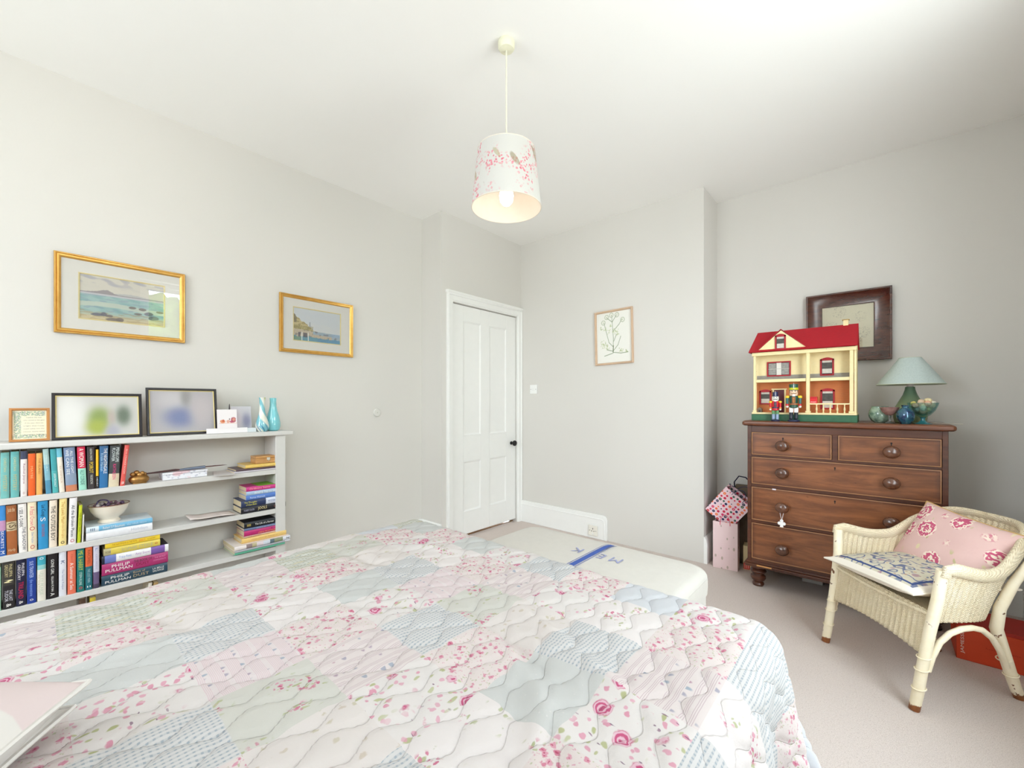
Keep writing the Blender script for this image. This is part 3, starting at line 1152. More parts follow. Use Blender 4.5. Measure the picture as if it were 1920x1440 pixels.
W_, K_ = (245, 244, 240), (24, 22, 24)
FX = -2.735
G1, G2, G3 = 'paperbacks standing on the upper shelf', 'paperbacks standing on the middle shelf', 'paperbacks standing on the lower shelf'
z1, z2, z3 = ZS[1], ZS[2], ZS[3]
row1 = [
    ('teal patterned book at the far left of the upper shelf', -.071, .0245, .190, 0, [(0, .08, (112, 176, 172)), (.08, 1, (120, 186, 182))], [('CHRISTIAN', (210, 205, 150), .12, .42, .3), ('MYSTERY', (200, 190, 130), .5, .85, .45)]),
    ('teal patterned book, second from the left on the upper shelf', -.0445, .0245, .192, 0, [(0, .08, (98, 172, 172)), (.08, 1, (110, 182, 180))], [('CHRISTIAN', (210, 205, 150), .12, .42, .3), ('MYSTERY', (200, 190, 130), .5, .85, .45)]),
    ('white book with a dark blue top beside the orange book', -.017, .019, .192, 0, [(0, .18, (60, 66, 92)), (.18, 1, (238, 230, 226))], [('Rachel Joyce', (150, 90, 110), .28, .72, .4), ('O', (150, 40, 50), .9, .95, .3)]),
    ('bright orange paperback on the upper shelf', .004, .0215, .179, 0, [(0, 1, (238, 100, 36))], [('MAYBE', (250, 180, 120), .3, .6, .35)]),
    ('pale orange paperback beside the bright orange one', .027, .0185, .179, 0, [(0, 1, (242, 178, 100))], [('THE ISLAND', (170, 110, 60), .12, .5, .35)]),
    ('pale blue leaning paperback with a sky coloured spine', .055, .018, .196, -.010, [(0, .35, (176, 206, 204)), (.35, .7, (132, 184, 200)), (.7, 1, (84, 148, 180))], [('MEMORY', (210, 226, 226), .15, .5, .3)]),
    ('turquoise leaning paperback with white lettering', .0745, .019, .194, -.008, [(0, .5, (66, 160, 168)), (.5, 1, (82, 176, 178))], [('JODI PICOULT', W_, .56, .86, .42)]),
    ('cream leaning paperback with a light blue top', .095, .0175, .195, -.010, [(0, .2, (110, 186, 206)), (.2, 1, (240, 230, 214))], [('SUMMER', (210, 180, 160), .4, .8, .3)]),
    ('wide grey-blue paperback with white capitals', .115, .036, .197, -.008, [(0, .6, (122, 142, 176)), (.6, .86, (140, 156, 180)), (.86, 1, (206, 132, 96))], [('WE CAN SEE', W_, .05, .62, .28, .3), ('ALL THE LIGHT', W_, .08, .6, .24, .68)]),
    ('book with a crimson top half and mint lower half', .155, .0265, .197, -.006, [(0, .5, (214, 40, 78)), (.5, 1, (160, 220, 200))], [('A WOMAN', W_, .04, .46, .6), ('ALLY CONDIE', (80, 130, 120), .54, .88, .5)]),
    ('dark brown book with a yellow title', .184, .026, .194, -.003, [(0, 1, (58, 52, 54))], [('AGATHA CHRISTIE', (210, 210, 200), .04, .32, .3), ('POIROT', (240, 204, 60), .36, .62, .5), ('THE DETECTIVE', (210, 210, 200), .66, .88, .3)]),
    ('thin yellow spined book with a black foot', .2105, .0095, .180, 0, [(0, .68, (244, 190, 34)), (.68, 1, (44, 40, 44))], [('HENRY', (220, 220, 220), .72, .95, .5)]),
    ('blue book with the title THE NIGHTINGALE', .221, .030, .196, .002, [(0, .5, (56, 104, 150)), (.5, 1, (44, 112, 168))], [('THE NIGHTINGALE', W_, .06, .66, .4, .68), ('Kristin Hannah', (180, 216, 240), .18, .6, .28, .28)]),
    ('charcoal book with pink lettering and a floral foot', .252, .037, .195, .007, [(0, .68, (64, 68, 70)), (.68, 1, (222, 208, 180))], [('PENELOPE', (220, 230, 230), .05, .4, .3, .72), ('FLOWER', (220, 230, 230), .06, .38, .3, .34), ('KATHLEEN', (220, 60, 130), .45, .82, .3, .5)]),
    ('thin coral book leaning at the end of the upper row', .2925, .0175, .195, .018, [(0, 1, (226, 92, 84))], [('IN A STRANGE ROOM', (246, 200, 190), .1, .7, .4), ('B', W_, .9, .96, .5)]),
]
row2 = [
    ('blue and pink spined book at the far left of the middle shelf', -.075, .020, .208, -.002, [(0, .3, (60, 140, 210)), (.3, .5, (200, 150, 190)), (.5, 1, (36, 92, 176))], [('SECRETS', W_, .5, .85, .4), ('M', W_, .9, .96, .6)]),
    ('brown leather-like book with an ornate band', -.054, .029, .205, -.003, [(0, .33, (160, 94, 52)), (.33, .52, (204, 186, 150)), (.52, 1, (172, 100, 56))], [('Jude the', (226, 200, 160), .04, .16, .7, .5, True), ('(S)', (90, 60, 40), .35, .5, .9), ('Hardy', (226, 200, 160), .88, .95, .7, .5, True)]),
    ('white book with black upright lettering', -.0215, .024, .206, -.003, [(0, 1, (244, 238, 234))], [('I SEE A DARK', (30, 30, 40), .08, .48, .45, .35), ('THE SHADOW', (60, 60, 80), .48, .95, .4, .65)]),
    ('cream book with red script and a small red heart', .004, .026, .208, -.002, [(0, 1, (244, 228, 196))], [('A Fatal Crown', (224, 120, 130), .08, .48, .5), ('O', (200, 40, 60), .5, .58, .6), ('Dee Kaplan', (150, 160, 200), .62, .84, .35), ('O', (190, 40, 50), .88, .96, .5)]),
    ('bright blue book with black script', .033, .030, .207, -.002, [(0, 1, (50, 148, 202))], [('Le Coup', (24, 30, 50), .08, .32, .5), ('S', (240, 240, 240), .34, .42, .5), ('DE FOUDRE', (180, 70, 60), .48, .74, .28)]),
    ('pale pink book titled THE OUTSIDE BOY', .064, .024, .206, .001, [(0, 1, (242, 226, 208))], [('THE OUTSIDE BOY', (30, 24, 24), .12, .86, .55)]),
    ('pale yellow book with golden script', .093, .024, .208, .002, [(0, 1, (246, 222, 150))], [('The Lewis Man', (200, 150, 60), .06, .5, .45), ('Anne Enright', (220, 170, 90), .5, .84, .35), ('o', (70, 60, 50), .9, .96, .5)]),
    ('white book titled All the Broken Places', .122, .025, .207, .004, [(0, 1, (240, 236, 238))], [('All the Broken Places', (30, 28, 40), .16, .84, .42), ('O', (190, 40, 60), .89, .96, .5)]),
    ('lime green thin book on the middle shelf', .1500, .0115, .169, .006, [(0, 1, (196, 206, 40))], [('THE LEMON TREE', (130, 140, 20), .2, .7, .4)]),
    ('thin white booklet beside the lime green book', .1645, .006, .124, .003, [(0, 1, (226, 222, 214))], []),
]
row3 = [
    ('mint green thin book at the far left of the lower shelf', -.0815, .0125, .179, 0, [(0, 1, (158, 208, 176))], []),
    ('charcoal book titled THE LAST TUDOR', -.065, .033, .194, -.001, [(0, .5, (62, 58, 54)), (.5, 1, (44, 40, 42))], [('PHILIPPA', (214, 200, 150), .05, .32, .28, .68), ('GREGORY', (214, 200, 150), .05, .32, .28, .32), ('~', (240, 230, 180), .38, .44, .8), ('THE LAST', (220, 220, 230), .6, .84, .28, .68), ('TUDOR', (220, 220, 230), .6, .84, .3, .32), ('&', W_, .89, .96, .4)]),
    ('navy book with red lettering by the same author as THE LAST TUDOR', -.029, .0275, .195, 0, [(0, 1, (32, 34, 62))], [('PHILIPPA', (236, 230, 236), .08, .36, .3, .7), ('GREGORY', (236, 230, 236), .1, .44, .3, .3), ('TRILAND', (206, 44, 84), .48, .84, .5), ('&', W_, .89, .96, .4)]),
    ('royal blue book with pale blue lettering', .001, .027, .196, -.001, [(0, .5, (40, 74, 160)), (.5, 1, (32, 62, 150))], [('SUE TRANTER', (200, 214, 250), .08, .44, .42), ('the moonstone', (140, 170, 240), .48, .84, .4), ('o', W_, .9, .94, .4)]),
    ('white book with a turquoise cap', .030, .0255, .195, 0, [(0, .2, (66, 170, 190)), (.2, .3, (150, 206, 204)), (.3, 1, (238, 232, 218))], [('o', (230, 240, 240), .03, .08, .5), ('LESLEY PEARSE', (200, 210, 190), .34, .86, .4), ('the long swim', (200, 180, 140), .4, .8, .2, .2)]),
    ('black book titled GONE GIRL', .059, .0315, .195, 0, [(0, 1, (28, 24, 26))], [('GONE GIRL', W_, .12, .46, .3), ('GILLIAN FLYNN', W_, .5, .84, .22), ('A', W_, .87, .94, .4)]),
    ('white narrow book between the black and the coral one', .0935, .0235, .197, 0, [(0, 1, (228, 228, 236))], [('K', (60, 80, 130), .2, .28, .5), ('The Secret Keeper', (150, 160, 190), .4, .86, .4)]),
    ('coral book with white lettering on the lower shelf', .120, .0265, .194, 0, [(0, 1, (236, 120, 92))], [('A Spool of', (200, 90, 70), .08, .26, .3), ('A Summer at Sea', W_, .28, .9, .42)]),
    ('dark teal book with yellow capitals', .149, .0245, .194, 0, [(0, 1, (30, 120, 116))], [('ME & HARRY', (200, 206, 60), .04, .5, .62), ('STEPH KLINE', (200, 230, 226), .54, .84, .36), ('o', (220, 60, 60), .88, .94, .5)]),
    ('book with an orange top and teal lower half', .176, .0235, .195, 0, [(0, .45, (228, 104, 62)), (.45, 1, (34, 110, 122))], [('RACHEL', (160, 80, 60), .06, .4, .4), ('THE LOST MAN', (170, 200, 206), .5, .82, .4), ('=', W_, .9, .94, .5)]),
    ('lilac-white book with dark flowers at its foot', .202, .0205, .196, 0, [(0, .62, (212, 208, 224)), (.62, .9, (108, 92, 128)), (.9, 1, (70, 62, 84))], [('L', (110, 140, 190), .06, .12, .4), ('KATE MOSSE', (180, 170, 200), .2, .55, .3)]),
]
for rows_, zb, g in ((row1, z1, G1), (row2, z2, G2), (row3, z3, G3)):
    for lb, Y, w, h, ln, bands, tx in rows_:
        d = 0.128
        book(lb, (FX, Y, zb + 0.0005), w - 0.0008, h, d, bands, tx, lean=math.atan2(-ln, h), group=g)

# flat books, left of the lower shelf
gL = 'books lying flat on the lower shelf'
book('dark blue-grey hardback at the foot of the pile, lettered LA BELLE SAUVAGE', (FX, .229, z3 + .001), .045, .242, .150, [(0, 1, (42, 70, 88))],
     [('PHILIP', W_, .13, .40, .26, .70), ('PULLMAN', W_, .05, .42, .26, .32), ('Book of', (190, 170, 130), .46, .64, .2, .75), ('DUST', (190, 170, 130), .46, .70, .3, .38), ('LA BELLE', W_, .76, .94, .2, .66), ('SAUVAGE', W_, .76, .94, .2, .38)], flat=True, group=gL, hard=1)
book('magenta hardback lettered THE BOOK OF DUST, second from the bottom', (FX, .230, z3 + .0475), .053, .243, .150, [(0, 1, (176, 52, 112))],
     [('PHILIP', W_, .14, .40, .26, .72), ('PULLMAN', W_, .05, .44, .26, .38), ('THE BOOK OF', (80, 60, 60), .46, .74, .24, .74), ('DUST', (130, 40, 50), .50, .70, .24, .42), ('THE SECRET', (226, 150, 190), .78, .96, .13, .7), ('COMMONWEALTH', (226, 150, 190), .76, .96, .13, .45)], flat=True, group=gL, hard=1)
book('white hardback with purple flowers in the middle of the pile', (FX, .230, z3 + .102), .037, .245, .150, [(0, .04, (40, 40, 60)), (.04, .2, (110, 124, 190)), (.2, .72, (240, 238, 240)), (.72, .94, (126, 92, 170)), (.94, 1, (240, 238, 240))],
     [('Tracy Rees', (150, 170, 220), .24, .42, .4), ('Amy Snow', (190, 150, 200), .48, .7, .4)], flat=True, group=gL, hard=1)
book('mustard yellow paperback with grey capitals in the pile', (FX, .236, z3 + .140), .032, .206, .134, [(0, .12, (190, 180, 140)), (.12, 1, (226, 204, 90))],
     [('ROSIE', (120, 110, 90), .03, .12, .3), ('SOPHIE STEELE', (190, 186, 150), .3, .86, .5), ('o', (190, 60, 50), .9, .95, .3)], flat=True, group=gL)
book('bright yellow thin paperback on top of the pile', (FX, .241, z3 + .173), .027, .200, .130, [(0, 1, (248, 212, 58))],
     [('THE BARTENDER & THE WIFE', (200, 150, 30), .12, .56, .3), ('anna k', (240, 140, 60), .6, .72, .5), ('a novel', (200, 150, 30), .76, .9, .3)], flat=True, group=gL)
gM = 'books lying flat on the middle shelf'
book('white hardback under the light blue book and the bowl', (FX, .178, z2 + .001), .036, .234, .155, [(0, 1, (236, 236, 240))], [('Holidays', (200, 206, 220), .66, .92, .5)], flat=True, group=gM, hard=1)
book('light blue book lying flat under the footed bowl', (FX, .178, z2 + .0375), .024, .234, .165, [(0, .18, (220, 232, 242)), (.18, 1, (120, 184, 220))],
     [('III', (90, 110, 140), .06, .12, .5), ('Robert S P Beaumont', W_, .24, .56, .5), ('the rebels return', (200, 226, 244), .6, .9, .4)], flat=True, group=gM)
# right-hand pile, middle shelf
gR = 'books piled at the right end of the middle shelf'
book('black hardback at the bottom of the right-hand middle pile', (FX, .800, z2 + .001), .035, .238, .150, [(0, 1, (26, 24, 34))],
     [('ROBERT SOUTH', (180, 180, 200), .06, .28, .3), ('JOOLS', (240, 220, 160), .36, .56, .6), ('o', (150, 100, 90), .72, .77, .4)], flat=True, group=gR, hard=1)
book('navy hardback with yellow title in the right-hand middle pile', (FX, .801, z2 + .0365), .037, .232, .150, [(0, .55, (44, 56, 96)), (.55, .82, (220, 224, 240)), (.82, 1, (70, 84, 130))],
     [('The Thoughts', (226, 220, 70), .06, .34, .32, .66), ('of Clara Banks', (226, 220, 70), .1, .34, .28, .34), ('MYSTERY', (120, 130, 170), .6, .8, .3)], flat=True, group=gR, hard=1)
book('cornflower blue paperback in the right-hand middle pile', (FX, .825, z2 + .0745), .026, .196, .132, [(0, 1, (88, 128, 204))], [('Patricia Wastvedt', (214, 226, 250), .1, .5, .4)], flat=True, group=gR)
book('white and blue lettered paperback in the right-hand middle pile', (FX, .826, z2 + .101), .023, .202, .132, [(0, 1, (170, 196, 226))], [('WHITE TEETH WORDS', W_, .2, .95, .6)], flat=True, group=gR)
book('pink spined paperback with a green cover topping its pile', (FX, .826, z2 + .1245), .025, .202, .134, [(0, 1, (206, 56, 136))], [('Ordinary Saints', (250, 180, 170), .08, .62, .5), ('bee', W_, .82, .93, .3)], flat=True, group=gR)
obj('cover_art', MB().box(-.134, -.001, 0.0252, .0256, .02, .14), pm((120, 170, 50), 0.4, var=.5, vs=40), [o for o in COL.objects if o.get('label', '').startswith('pink spined')][0])
# right-hand pile, lower shelf
gS = 'books piled at the right end of the lower shelf'
book('thin grey folder at the very bottom of the lower right pile', (FX - .0, .760, z3 + .001), .008, .215, .19, [(0, 1, (196, 200, 196))], [], flat=True, yaw=R(0), group=gS)
book('mint green folder near the bottom of the lower right pile', (FX + .03, .760, z3 + .0095), .014, .262, .20, [(0, 1, (110, 204, 170))], [], flat=True, yaw=R(0), group=gS)
book('grey ring-bound pad sticking out of the lower right pile', (FX + .04, .758, z3 + .024), .010, .290, .21, [(0, .9, (176, 178, 186)), (.9, 1, (214, 214, 220))], [], flat=True, yaw=R(0), group=gS)
book('thick magazine with a printed photo spine in the lower right pile', (FX + .04, .756, z3 + .0345), .023, .292, .21,
     [(0, .2, (238, 228, 224)), (.2, .3, (150, 130, 130)), (.3, .38, (190, 180, 140)), (.38, .5, (226, 214, 220)), (.5, .62, (214, 220, 230)), (.62, .7, (90, 110, 120)), (.7, .86, (146, 152, 120)), (.86, 1, (228, 230, 240))], [('N', K_, .93, .98, .5)], flat=True, group=gS)
book('cream-gold hardback in the lower right pile', (FX + .01, .800, z3 + .058), .027, .238, .15, [(0, 1, (232, 196, 120))], [('Country Diary', (200, 160, 90), .2, .8, .3)], flat=True, group=gS, hard=1)
book('thin pink magazine in the lower right pile', (FX, .815, z3 + .0855), .008, .212, .14, [(0, 1, (226, 190, 170))], [('THE READER', (200, 90, 90), .1, .4, .5)], flat=True, group=gS)
book('magenta paperback with orange lettering in the lower right pile', (FX, .815, z3 + .094), .030, .212, .135, [(0, 1, (194, 44, 116))], [('LINDA MCARTHUR', (250, 160, 100), .34, .78, .3, .3), ('o', (120, 20, 60), .66, .70, .3, .7)], flat=True, group=gS)
book('slate blue paperback in the lower right pile', (FX, .815, z3 + .1245), .013, .210, .134, [(0, 1, (104, 118, 156))], [('FRANCES WATERS', (190, 200, 226), .3, .8, .4)], flat=True, group=gS)
book('black hardback on top of the lower right pile', (FX, .816, z3 + .138), .034, .210, .145, [(0, 1, (26, 28, 36))], [('SEE', (236, 210, 110), .06, .16, .36), ('The Life of a Farmer', W_, .26, .74, .3)], flat=True, group=gS, hard=1)
# bottom compartment
gB = 'books in the bottom compartment'
book('dark brown book glimpsed in the bottom compartment', (FX, .155, .071), .022, .19, .13, [(0, 1, (84, 62, 48))], [], group=gB)
book('yellow book glimpsed in the bottom compartment', (FX, .190, .071), .020, .185, .13, [(0, 1, (206, 182, 60))], [], group=gB)
book('white leaning book glimpsed in the bottom compartment', (FX, .375, .071), .014, .19, .13, [(0, 1, (222, 214, 200))], [], lean=-.12, group=gB)
book('tan leaning book glimpsed in the bottom compartment', (FX, .395, .071), .018, .185, .13, [(0, 1, (170, 140, 90))], [], lean=-.12, group=gB)

# upper shelf, right end
gT = 'flat items at the right end of the upper shelf'
book('thin grey-lilac magazine at the bottom of the upper right pile', (FX + .005, .765, z1 + .001), .008, .262, .15, [(0, 1, (206, 200, 210))], [], flat=True, group=gT)
book('thin dark album in the upper right pile', (FX, .775, z1 + .0095), .010, .255, .16, [(0, 1, (92, 70, 78))], [], flat=True, group=gT)
book('mustard yellow hardback under the small wooden box', (FX, .822, z1 + .020), .020, .215, .150, [(0, 1, (232, 196, 104))], [('ATLAS', (240, 214, 150), .4, .6, .3)], flat=True, group=gT, hard=1)
t = thing('wooden_box', 'small honey-coloured wooden box with a metal clasp on the upper shelf', 'box', (FX - .01, .945, z1 + .041))
M_honey = wood_material('honey_wood', (196, 140, 78), (224, 170, 104), (180, 124, 68), 0.4, 4, 20)
obj('body', MB().box(-.09, 0, -.068, .068, 0, .030), M_honey, t, bevel=.002)
obj('lid', MB().box(-.09, 0, -.068, .068, .031, .043), M_honey, t, bevel=.002)
obj('clasp', MB().box(0, .003, -.009, .009, .018, .034).box(.003, .005, -.004, .004, .014, .026), pm((210, 206, 196), .3, .8), t, bevel=.001)
# paper leaflets
t = tag(obj('leaflet', MB().box(0, .20, 0, .10, 0, .0015), pm((214, 208, 206), .8), None, (FX - .17, .705, z1 + .001), (0, R(0), R(-12)), smooth=False), 'folded pale leaflet under the dark album on the upper shelf', 'paper')
# stationery box
t = thing('patterned_box', 'white flower-patterned box lying on the upper shelf', 'box', (FX - .02, .456, z1 + .001))
n = NT('floral_paper', .6)
v_ = n.warp(n.obj(), 20, .02)
vo = n.voro(v_, 60.0)
c_ = n.mix(n.ss(vo[0], .25, .4, .8, 0), lin((232, 232, 238)), lin((190, 190, 206)))
c_ = n.mix(n.mul(n.ss(n.noise(n.obj(), 14.0)[0], .55, .62), .7), c_, lin((222, 176, 184)))
n.color(c_)
obj('base', MB().box(-.10, 0, 0, .188, 0, .026), n.m, t, bevel=.002)
obj('lid', MB().box(-.102, .002, -.002, .190, .027, .038), n.m, t, bevel=.002)
# letter opener / long dark knife lying on the box
t = thing('paper_knife', 'long dark wooden paper knife resting on the patterned box', 'knife', (FX - .03, .375, z1 + .040), (R(1.2), 0, R(-2)))
mb = MB().tube([(0, .0, 0.003), (0, .06, .004), (0, .13, .006), (0, .15, .005)], [.003, .005, .006, .004], 10)
obj('handle', mb, pm((72, 44, 44), .35), t)
obj('ferrule', MB().tube([(0, .15, .005), (0, .19, .005), (0, .26, .006)], [.0045, .007, .008], 10), pm((120, 130, 150), .3, .6), t)
mb = MB().tube([(0, .26, .006), (0, .30, .006), (0, .34, .005), (0, .362, .004)], [.008, .008, .006, .001], 10, flat=.35)
obj('blade', mb, pm((84, 40, 40), .35), t)
# small bronze carriage ornament
t = thing('bronze_ornament', 'small golden bronze ornament with knobbly shapes on the upper shelf', 'ornament', (FX - .03, .365, z1))
M_brz = pm((170, 128, 74), .35, .8, var=.35, vs=60, bump=.3)
mb = MB().lathe([(.020, 0), (.030, .003), (.038, .012), (.040, .024), (.034, .034), (.020, .040), (.0005, .042)], 20, sx=.75, sy=1.0)
obj('bowl', mb, M_brz, t)
for k, (y, z, r) in enumerate(((-.024, .046, .011), (-.008, .052, .012), (.012, .048, .011), (.024, .042, .009), (.002, .042, .014))):
    obj('knob', MB().ball((.004 * (-1) ** k, y, z), r, 10), M_brz, t)
obj('foot', MB().box(-.02, .02, -.026, .026, 0, .004), M_brz, t, bevel=.001)

# leaflet on the middle shelf
P = np.zeros((14, 5, 3))
uu, vv = np.meshgrid(np.linspace(0, 1, 14), np.linspace(0, 1, 5), indexing='ij')
P[..., 0] = vv * .12 - .12
P[..., 1] = uu * .21
P[..., 2] = .004 + .018 * np.exp(-(uu * 5) ** 2) * (1 - .3 * vv) + .008 * np.sin(uu * 3.0)
o = gridmesh('leaflet', P, None, pm((228, 214, 208), .8, var=.08, vs=40), loc=(FX - .005, .566, z2))
md = o.modifiers.new('s', 'SOLIDIFY')
md.thickness = .0012
tag(o, 'curled pinkish leaflet lying in the middle of the middle shelf', 'paper')

# footed bowl of trinkets
t = thing('footed_bowl', 'white footed bowl holding dark beads on top of the light blue book', 'bowl', (FX - .075, .262, z2 + .0625))
prof = [(.0005, .004), (.034, .002), (.040, 0), (.041, .006), (.034, .014), (.036, .020), (.052, .034), (.064, .054), (.072, .078), (.0745, .084), (.072, .0835), (.062, .058), (.048, .037), (.030, .026), (.0005, .023)]
obj('bowl', MB().lathe(prof, 36), pm((240, 230, 214), .25, var=.02, spec=.5), t)
obj('rim', MB().tube([(.0735 * math.cos(a), .0735 * math.sin(a), .084) for a in np.linspace(0, 2 * PI, 40, endpoint=False)], .0018, 6, closed=True), pm((150, 110, 84), .4), t)
rs = np.random.RandomState(3)
for k in range(34):
    a, q = rs.uniform(0, 6.28), .056 * math.sqrt(rs.uniform(0, 1))
    c_ = [(120, 84, 100), (90, 70, 96), (150, 120, 130), (200, 190, 190)][k % 4]
    tag(obj('bead', MB().ball((0, 0, 0), rs.uniform(.006, .010), 8), pm(c_, .3, var=.2), None, (FX - .075 + q * math.cos(a), .262 + q * math.sin(a), z2 + .0625 + .070 + rs.uniform(0, .016) + (0.006 if q < .03 else 0))),
        'small dark bead in the white footed bowl', 'bead', 'beads in the footed bowl')
tag(obj('coiled_bracelet', MB().tube([(.022 * math.cos(a), .006 * math.sin(a * 3), .022 * math.sin(a)) for a in np.linspace(0, 2 * PI, 24, endpoint=False)], .0035, 8, closed=True), pm((96, 84, 120), .3, .3), None,
        (FX - .06, .238, z2 + .0625 + .088), (0, 0, R(70))), 'dark purple bracelet standing in the white footed bowl', 'bracelet')


# ------------------------------------------------------------------ on top of the bookcase
def leaning(name, label, y0, y1, h, prof, fmat, paint, res, tilt=9, x=-2.79, art=None, mount=None, glass=False, cat='picture frame', slip=None, group=None):
    w = y1 - y0
    # origin at the centre; bottom edge rests on the board
    tl = R(tilt)
    t = picture(name, label, w, h, (x - math.sin(tl) * h / 2, (y0 + y1) / 2, ZS[0] + math.cos(tl) * h / 2 + .001), (0, 0, 0), prof, fmat, mount is not None, art or (w - .02, h - .02), paint, res,
                mount_col=mount or (232, 229, 222), glass=glass, cat=cat, slip=slip, d_art=.005, group=group)
    t.rotation_euler = (-tl, 0, R(90))
    return t


BLK = [(0, 0), (0, .012), (.002, .014), (.009, .013), (.011, .010), (.013, .005)]
M_blkframe = pm((36, 30, 34), .35, var=.1)
leaning('framed_verse', 'small oak-framed embroidered verse at the left end of the bookcase top', -.050, .068, .145, [(0, 0), (0, .012), (.007, .013), (.010, .006)], pm((190, 130, 72), .45, var=.1), sampler_art, (90, 110), 9, art=(.1, .127))
fr = [o for o in COL.objects if o.get('label', '').startswith('small oak-framed')][0]
for k, (s, w_) in enumerate((('I said to the man', .045), ('who stood at the gate', .062), ('of the year, Give me', .055), ('a light that I may', .06), ('tread safely into the', .06), ('unknown. And he replied', .062), ('Go out into darkness', .058))):
    text(s, inkmat((110, 110, 120)), fr, Matrix.Translation((.012, -.0056, .032 - k * .0125)) @ Matrix.Rotation(R(90), 4, 'X'), width=w_, height=.005)
M_tanslip = pm((222, 204, 140), .5)
leaning('framed_photo', 'wide black-framed photo blurred white and green on the bookcase', .073, .380, .214, BLK, M_blkframe,
        blur_art((196, 194, 190), [(.16, .5, .22, .6, (222, 220, 216)), (.50, .45, .14, .28, (134, 152, 84)), (.48, .22, .14, .2, (160, 170, 74)), (.80, .5, .10, .26, (104, 116, 100)), (.65, .45, .05, .2, (178, 166, 158)), (.66, .1, .10, .2, (168, 166, 178))]), (50, 40), 9, x=-2.785, art=(.283, .190), slip=M_tanslip, mount=(214, 204, 160))
leaning('framed_photo', 'black-framed photo blurred grey and blue on the bookcase', .399, .703, .248, BLK, M_blkframe,
        blur_art((172, 168, 172), [(.35, .78, .25, .25, (190, 186, 188)), (.55, .85, .09, .25, (146, 144, 142)), (.45, .36, .24, .24, (120, 128, 164)), (.8, .5, .2, .4, (186, 178, 180))]), (50, 40), 9, x=-2.80, art=(.280, .224), slip=M_tanslip, mount=(214, 204, 160))
leaning('photo_print', 'unframed blurred lilac-grey photo print leaning behind the greeting card', .772, .874, .150, [(0, 0), (0, .0016), (.001, .0016), (.001, .0014)], pm((214, 212, 214)),
        blur_art((198, 196, 202), [(.75, .42, .25, .3, (148, 148, 176)), (.2, .5, .3, .4, (206, 194, 204))]), (36, 40), 8, x=-2.80, art=(.1, .148), glass=False, cat='photo')


def card_art(u, v):
    c = mixc(np.zeros(u.shape + (3,)), np.ones_like(u), (238, 232, 234))
    n1 = smooth_noise(u, v, 41, 5.0, 9)
    for (x, y, rx, ry, col) in ((.27, .36, .15, .10, (222, 130, 80)), (.30, .40, .06, .08, (196, 90, 60)), (.55, .36, .10, .09, (220, 160, 140)), (.82, .44, .15, .16, (170, 70, 84)), (.84, .46, .08, .08, (220, 160, 130)), (.72, .34, .10, .07, (180, 70, 100)), (.62, .48, .03, .05, (90, 60, 60))):
        d = ((u - x) / rx) ** 2 + ((v - y) / ry) ** 2 + .4 * n1
        c = mixc(c, np.clip((1 - d) * 2.5, 0, 1) * .85, col)
    c = mixc(c, (np.abs(v - .26) < .012) * (u > .1) * .5, (220, 150, 120))
    return c


t = thing('greeting_card', 'square white greeting card with small red and orange figures', 'card', (-2.755, .738, ZS[0] + .028), (R(-6), 0, R(90)))
t['label'] = 'square white greeting card with a small red and orange drawing'
mb = MB().box(-.048, .048, -.0008, 0, 0, .105)
mb.xf(Matrix.Identity(4))
obj('card_panel', mb, pm((238, 234, 236), .6, var=.01), t, smooth=False)
flat_art('drawing', .094, .103, 60, 60, card_art, t, y=-.0012, mat=M_art, cz=.0525)
t = thing('folded_note', 'long white folded note lying in front of the cards', 'card', (-2.752, .765, ZS[0] + .001), (0, 0, R(90)))
t['label'] = 'long narrow white card standing in front of the greeting card'
obj('card_panel', MB().box(-.125, .072, -.0008, 0, 0, .028), pm((236, 232, 234), .6, var=.01), t, smooth=False, rot=(R(-8), 0, 0))
obj('card_fold', MB().box(-.125, .072, 0, .035, 0, .0008), pm((226, 222, 224), .6, var=.01), t, smooth=False)
obj('card_end', MB().box(.072, .118, .004, .0048, 0, .024), pm((214, 222, 226), .6, var=.01), t, smooth=False)
tag(obj('small_candle', MB().lathe([(.006, 0), (.006, .10), (.004, .13), (.0025, .155), (.0005, .165)], 12), pm((70, 60, 66), .5), None, (-2.80, .760, ZS[0] + .0005)), 'thin dark taper poking up behind the greeting card', 'candle')

# two glass vases
n = NT('swirled_glass', .08, 0, .6)
ov = n.xyz(n.obj())
ang = n.ma('ARCTAN2', ov[1], ov[0])
sw = n.add(n.mul(ang, .5), n.mul(ov[2], 14.0))
w1 = n.sin(n.mul(sw, 4.0))
c_ = n.mix(n.ss(w1, -.3, .4), lin((232, 232, 220)), lin((126, 192, 204)))
w2 = n.sin(n.add(n.mul(sw, 2.0), 1.3))
c_ = n.mix(n.mul(n.ss(w2, .80, .95), n.ss(ov[2], .09, .14)), c_, lin((180, 206, 70)))
w3 = n.sin(n.mul(n.add(n.mul(ang, .5), n.mul(ov[2], 8.0)), 18.0))
c_ = n.mix(n.mul(n.ss(w3, .2, .8), n.ss(ov[2], .02, .07, .8, 0)), c_, lin((40, 120, 160)))
n.color(c_)
n.b.inputs['Coat Weight'].default_value = 1.0
t = thing('swirled_vase', 'small bottle vase of swirled blue and green glass on the bookcase end', 'vase', (-2.775, .921, ZS[0]))
prof = [(.0005, .003), (.022, 0), (.030, .006), (.036, .022), (.037, .038), (.031, .062), (.022, .090), (.016, .118), (.0145, .150), (.0150, .190), (.0172, .202), (.0155, .202), (.0125, .188), (.012, .12), (.0005, .11)]
obj('body', MB().lathe(prof, 36), n.m, t)
t = thing('turquoise_vase', 'plain turquoise glass bottle vase behind the swirled one', 'vase', (-2.800, .990, ZS[0]))
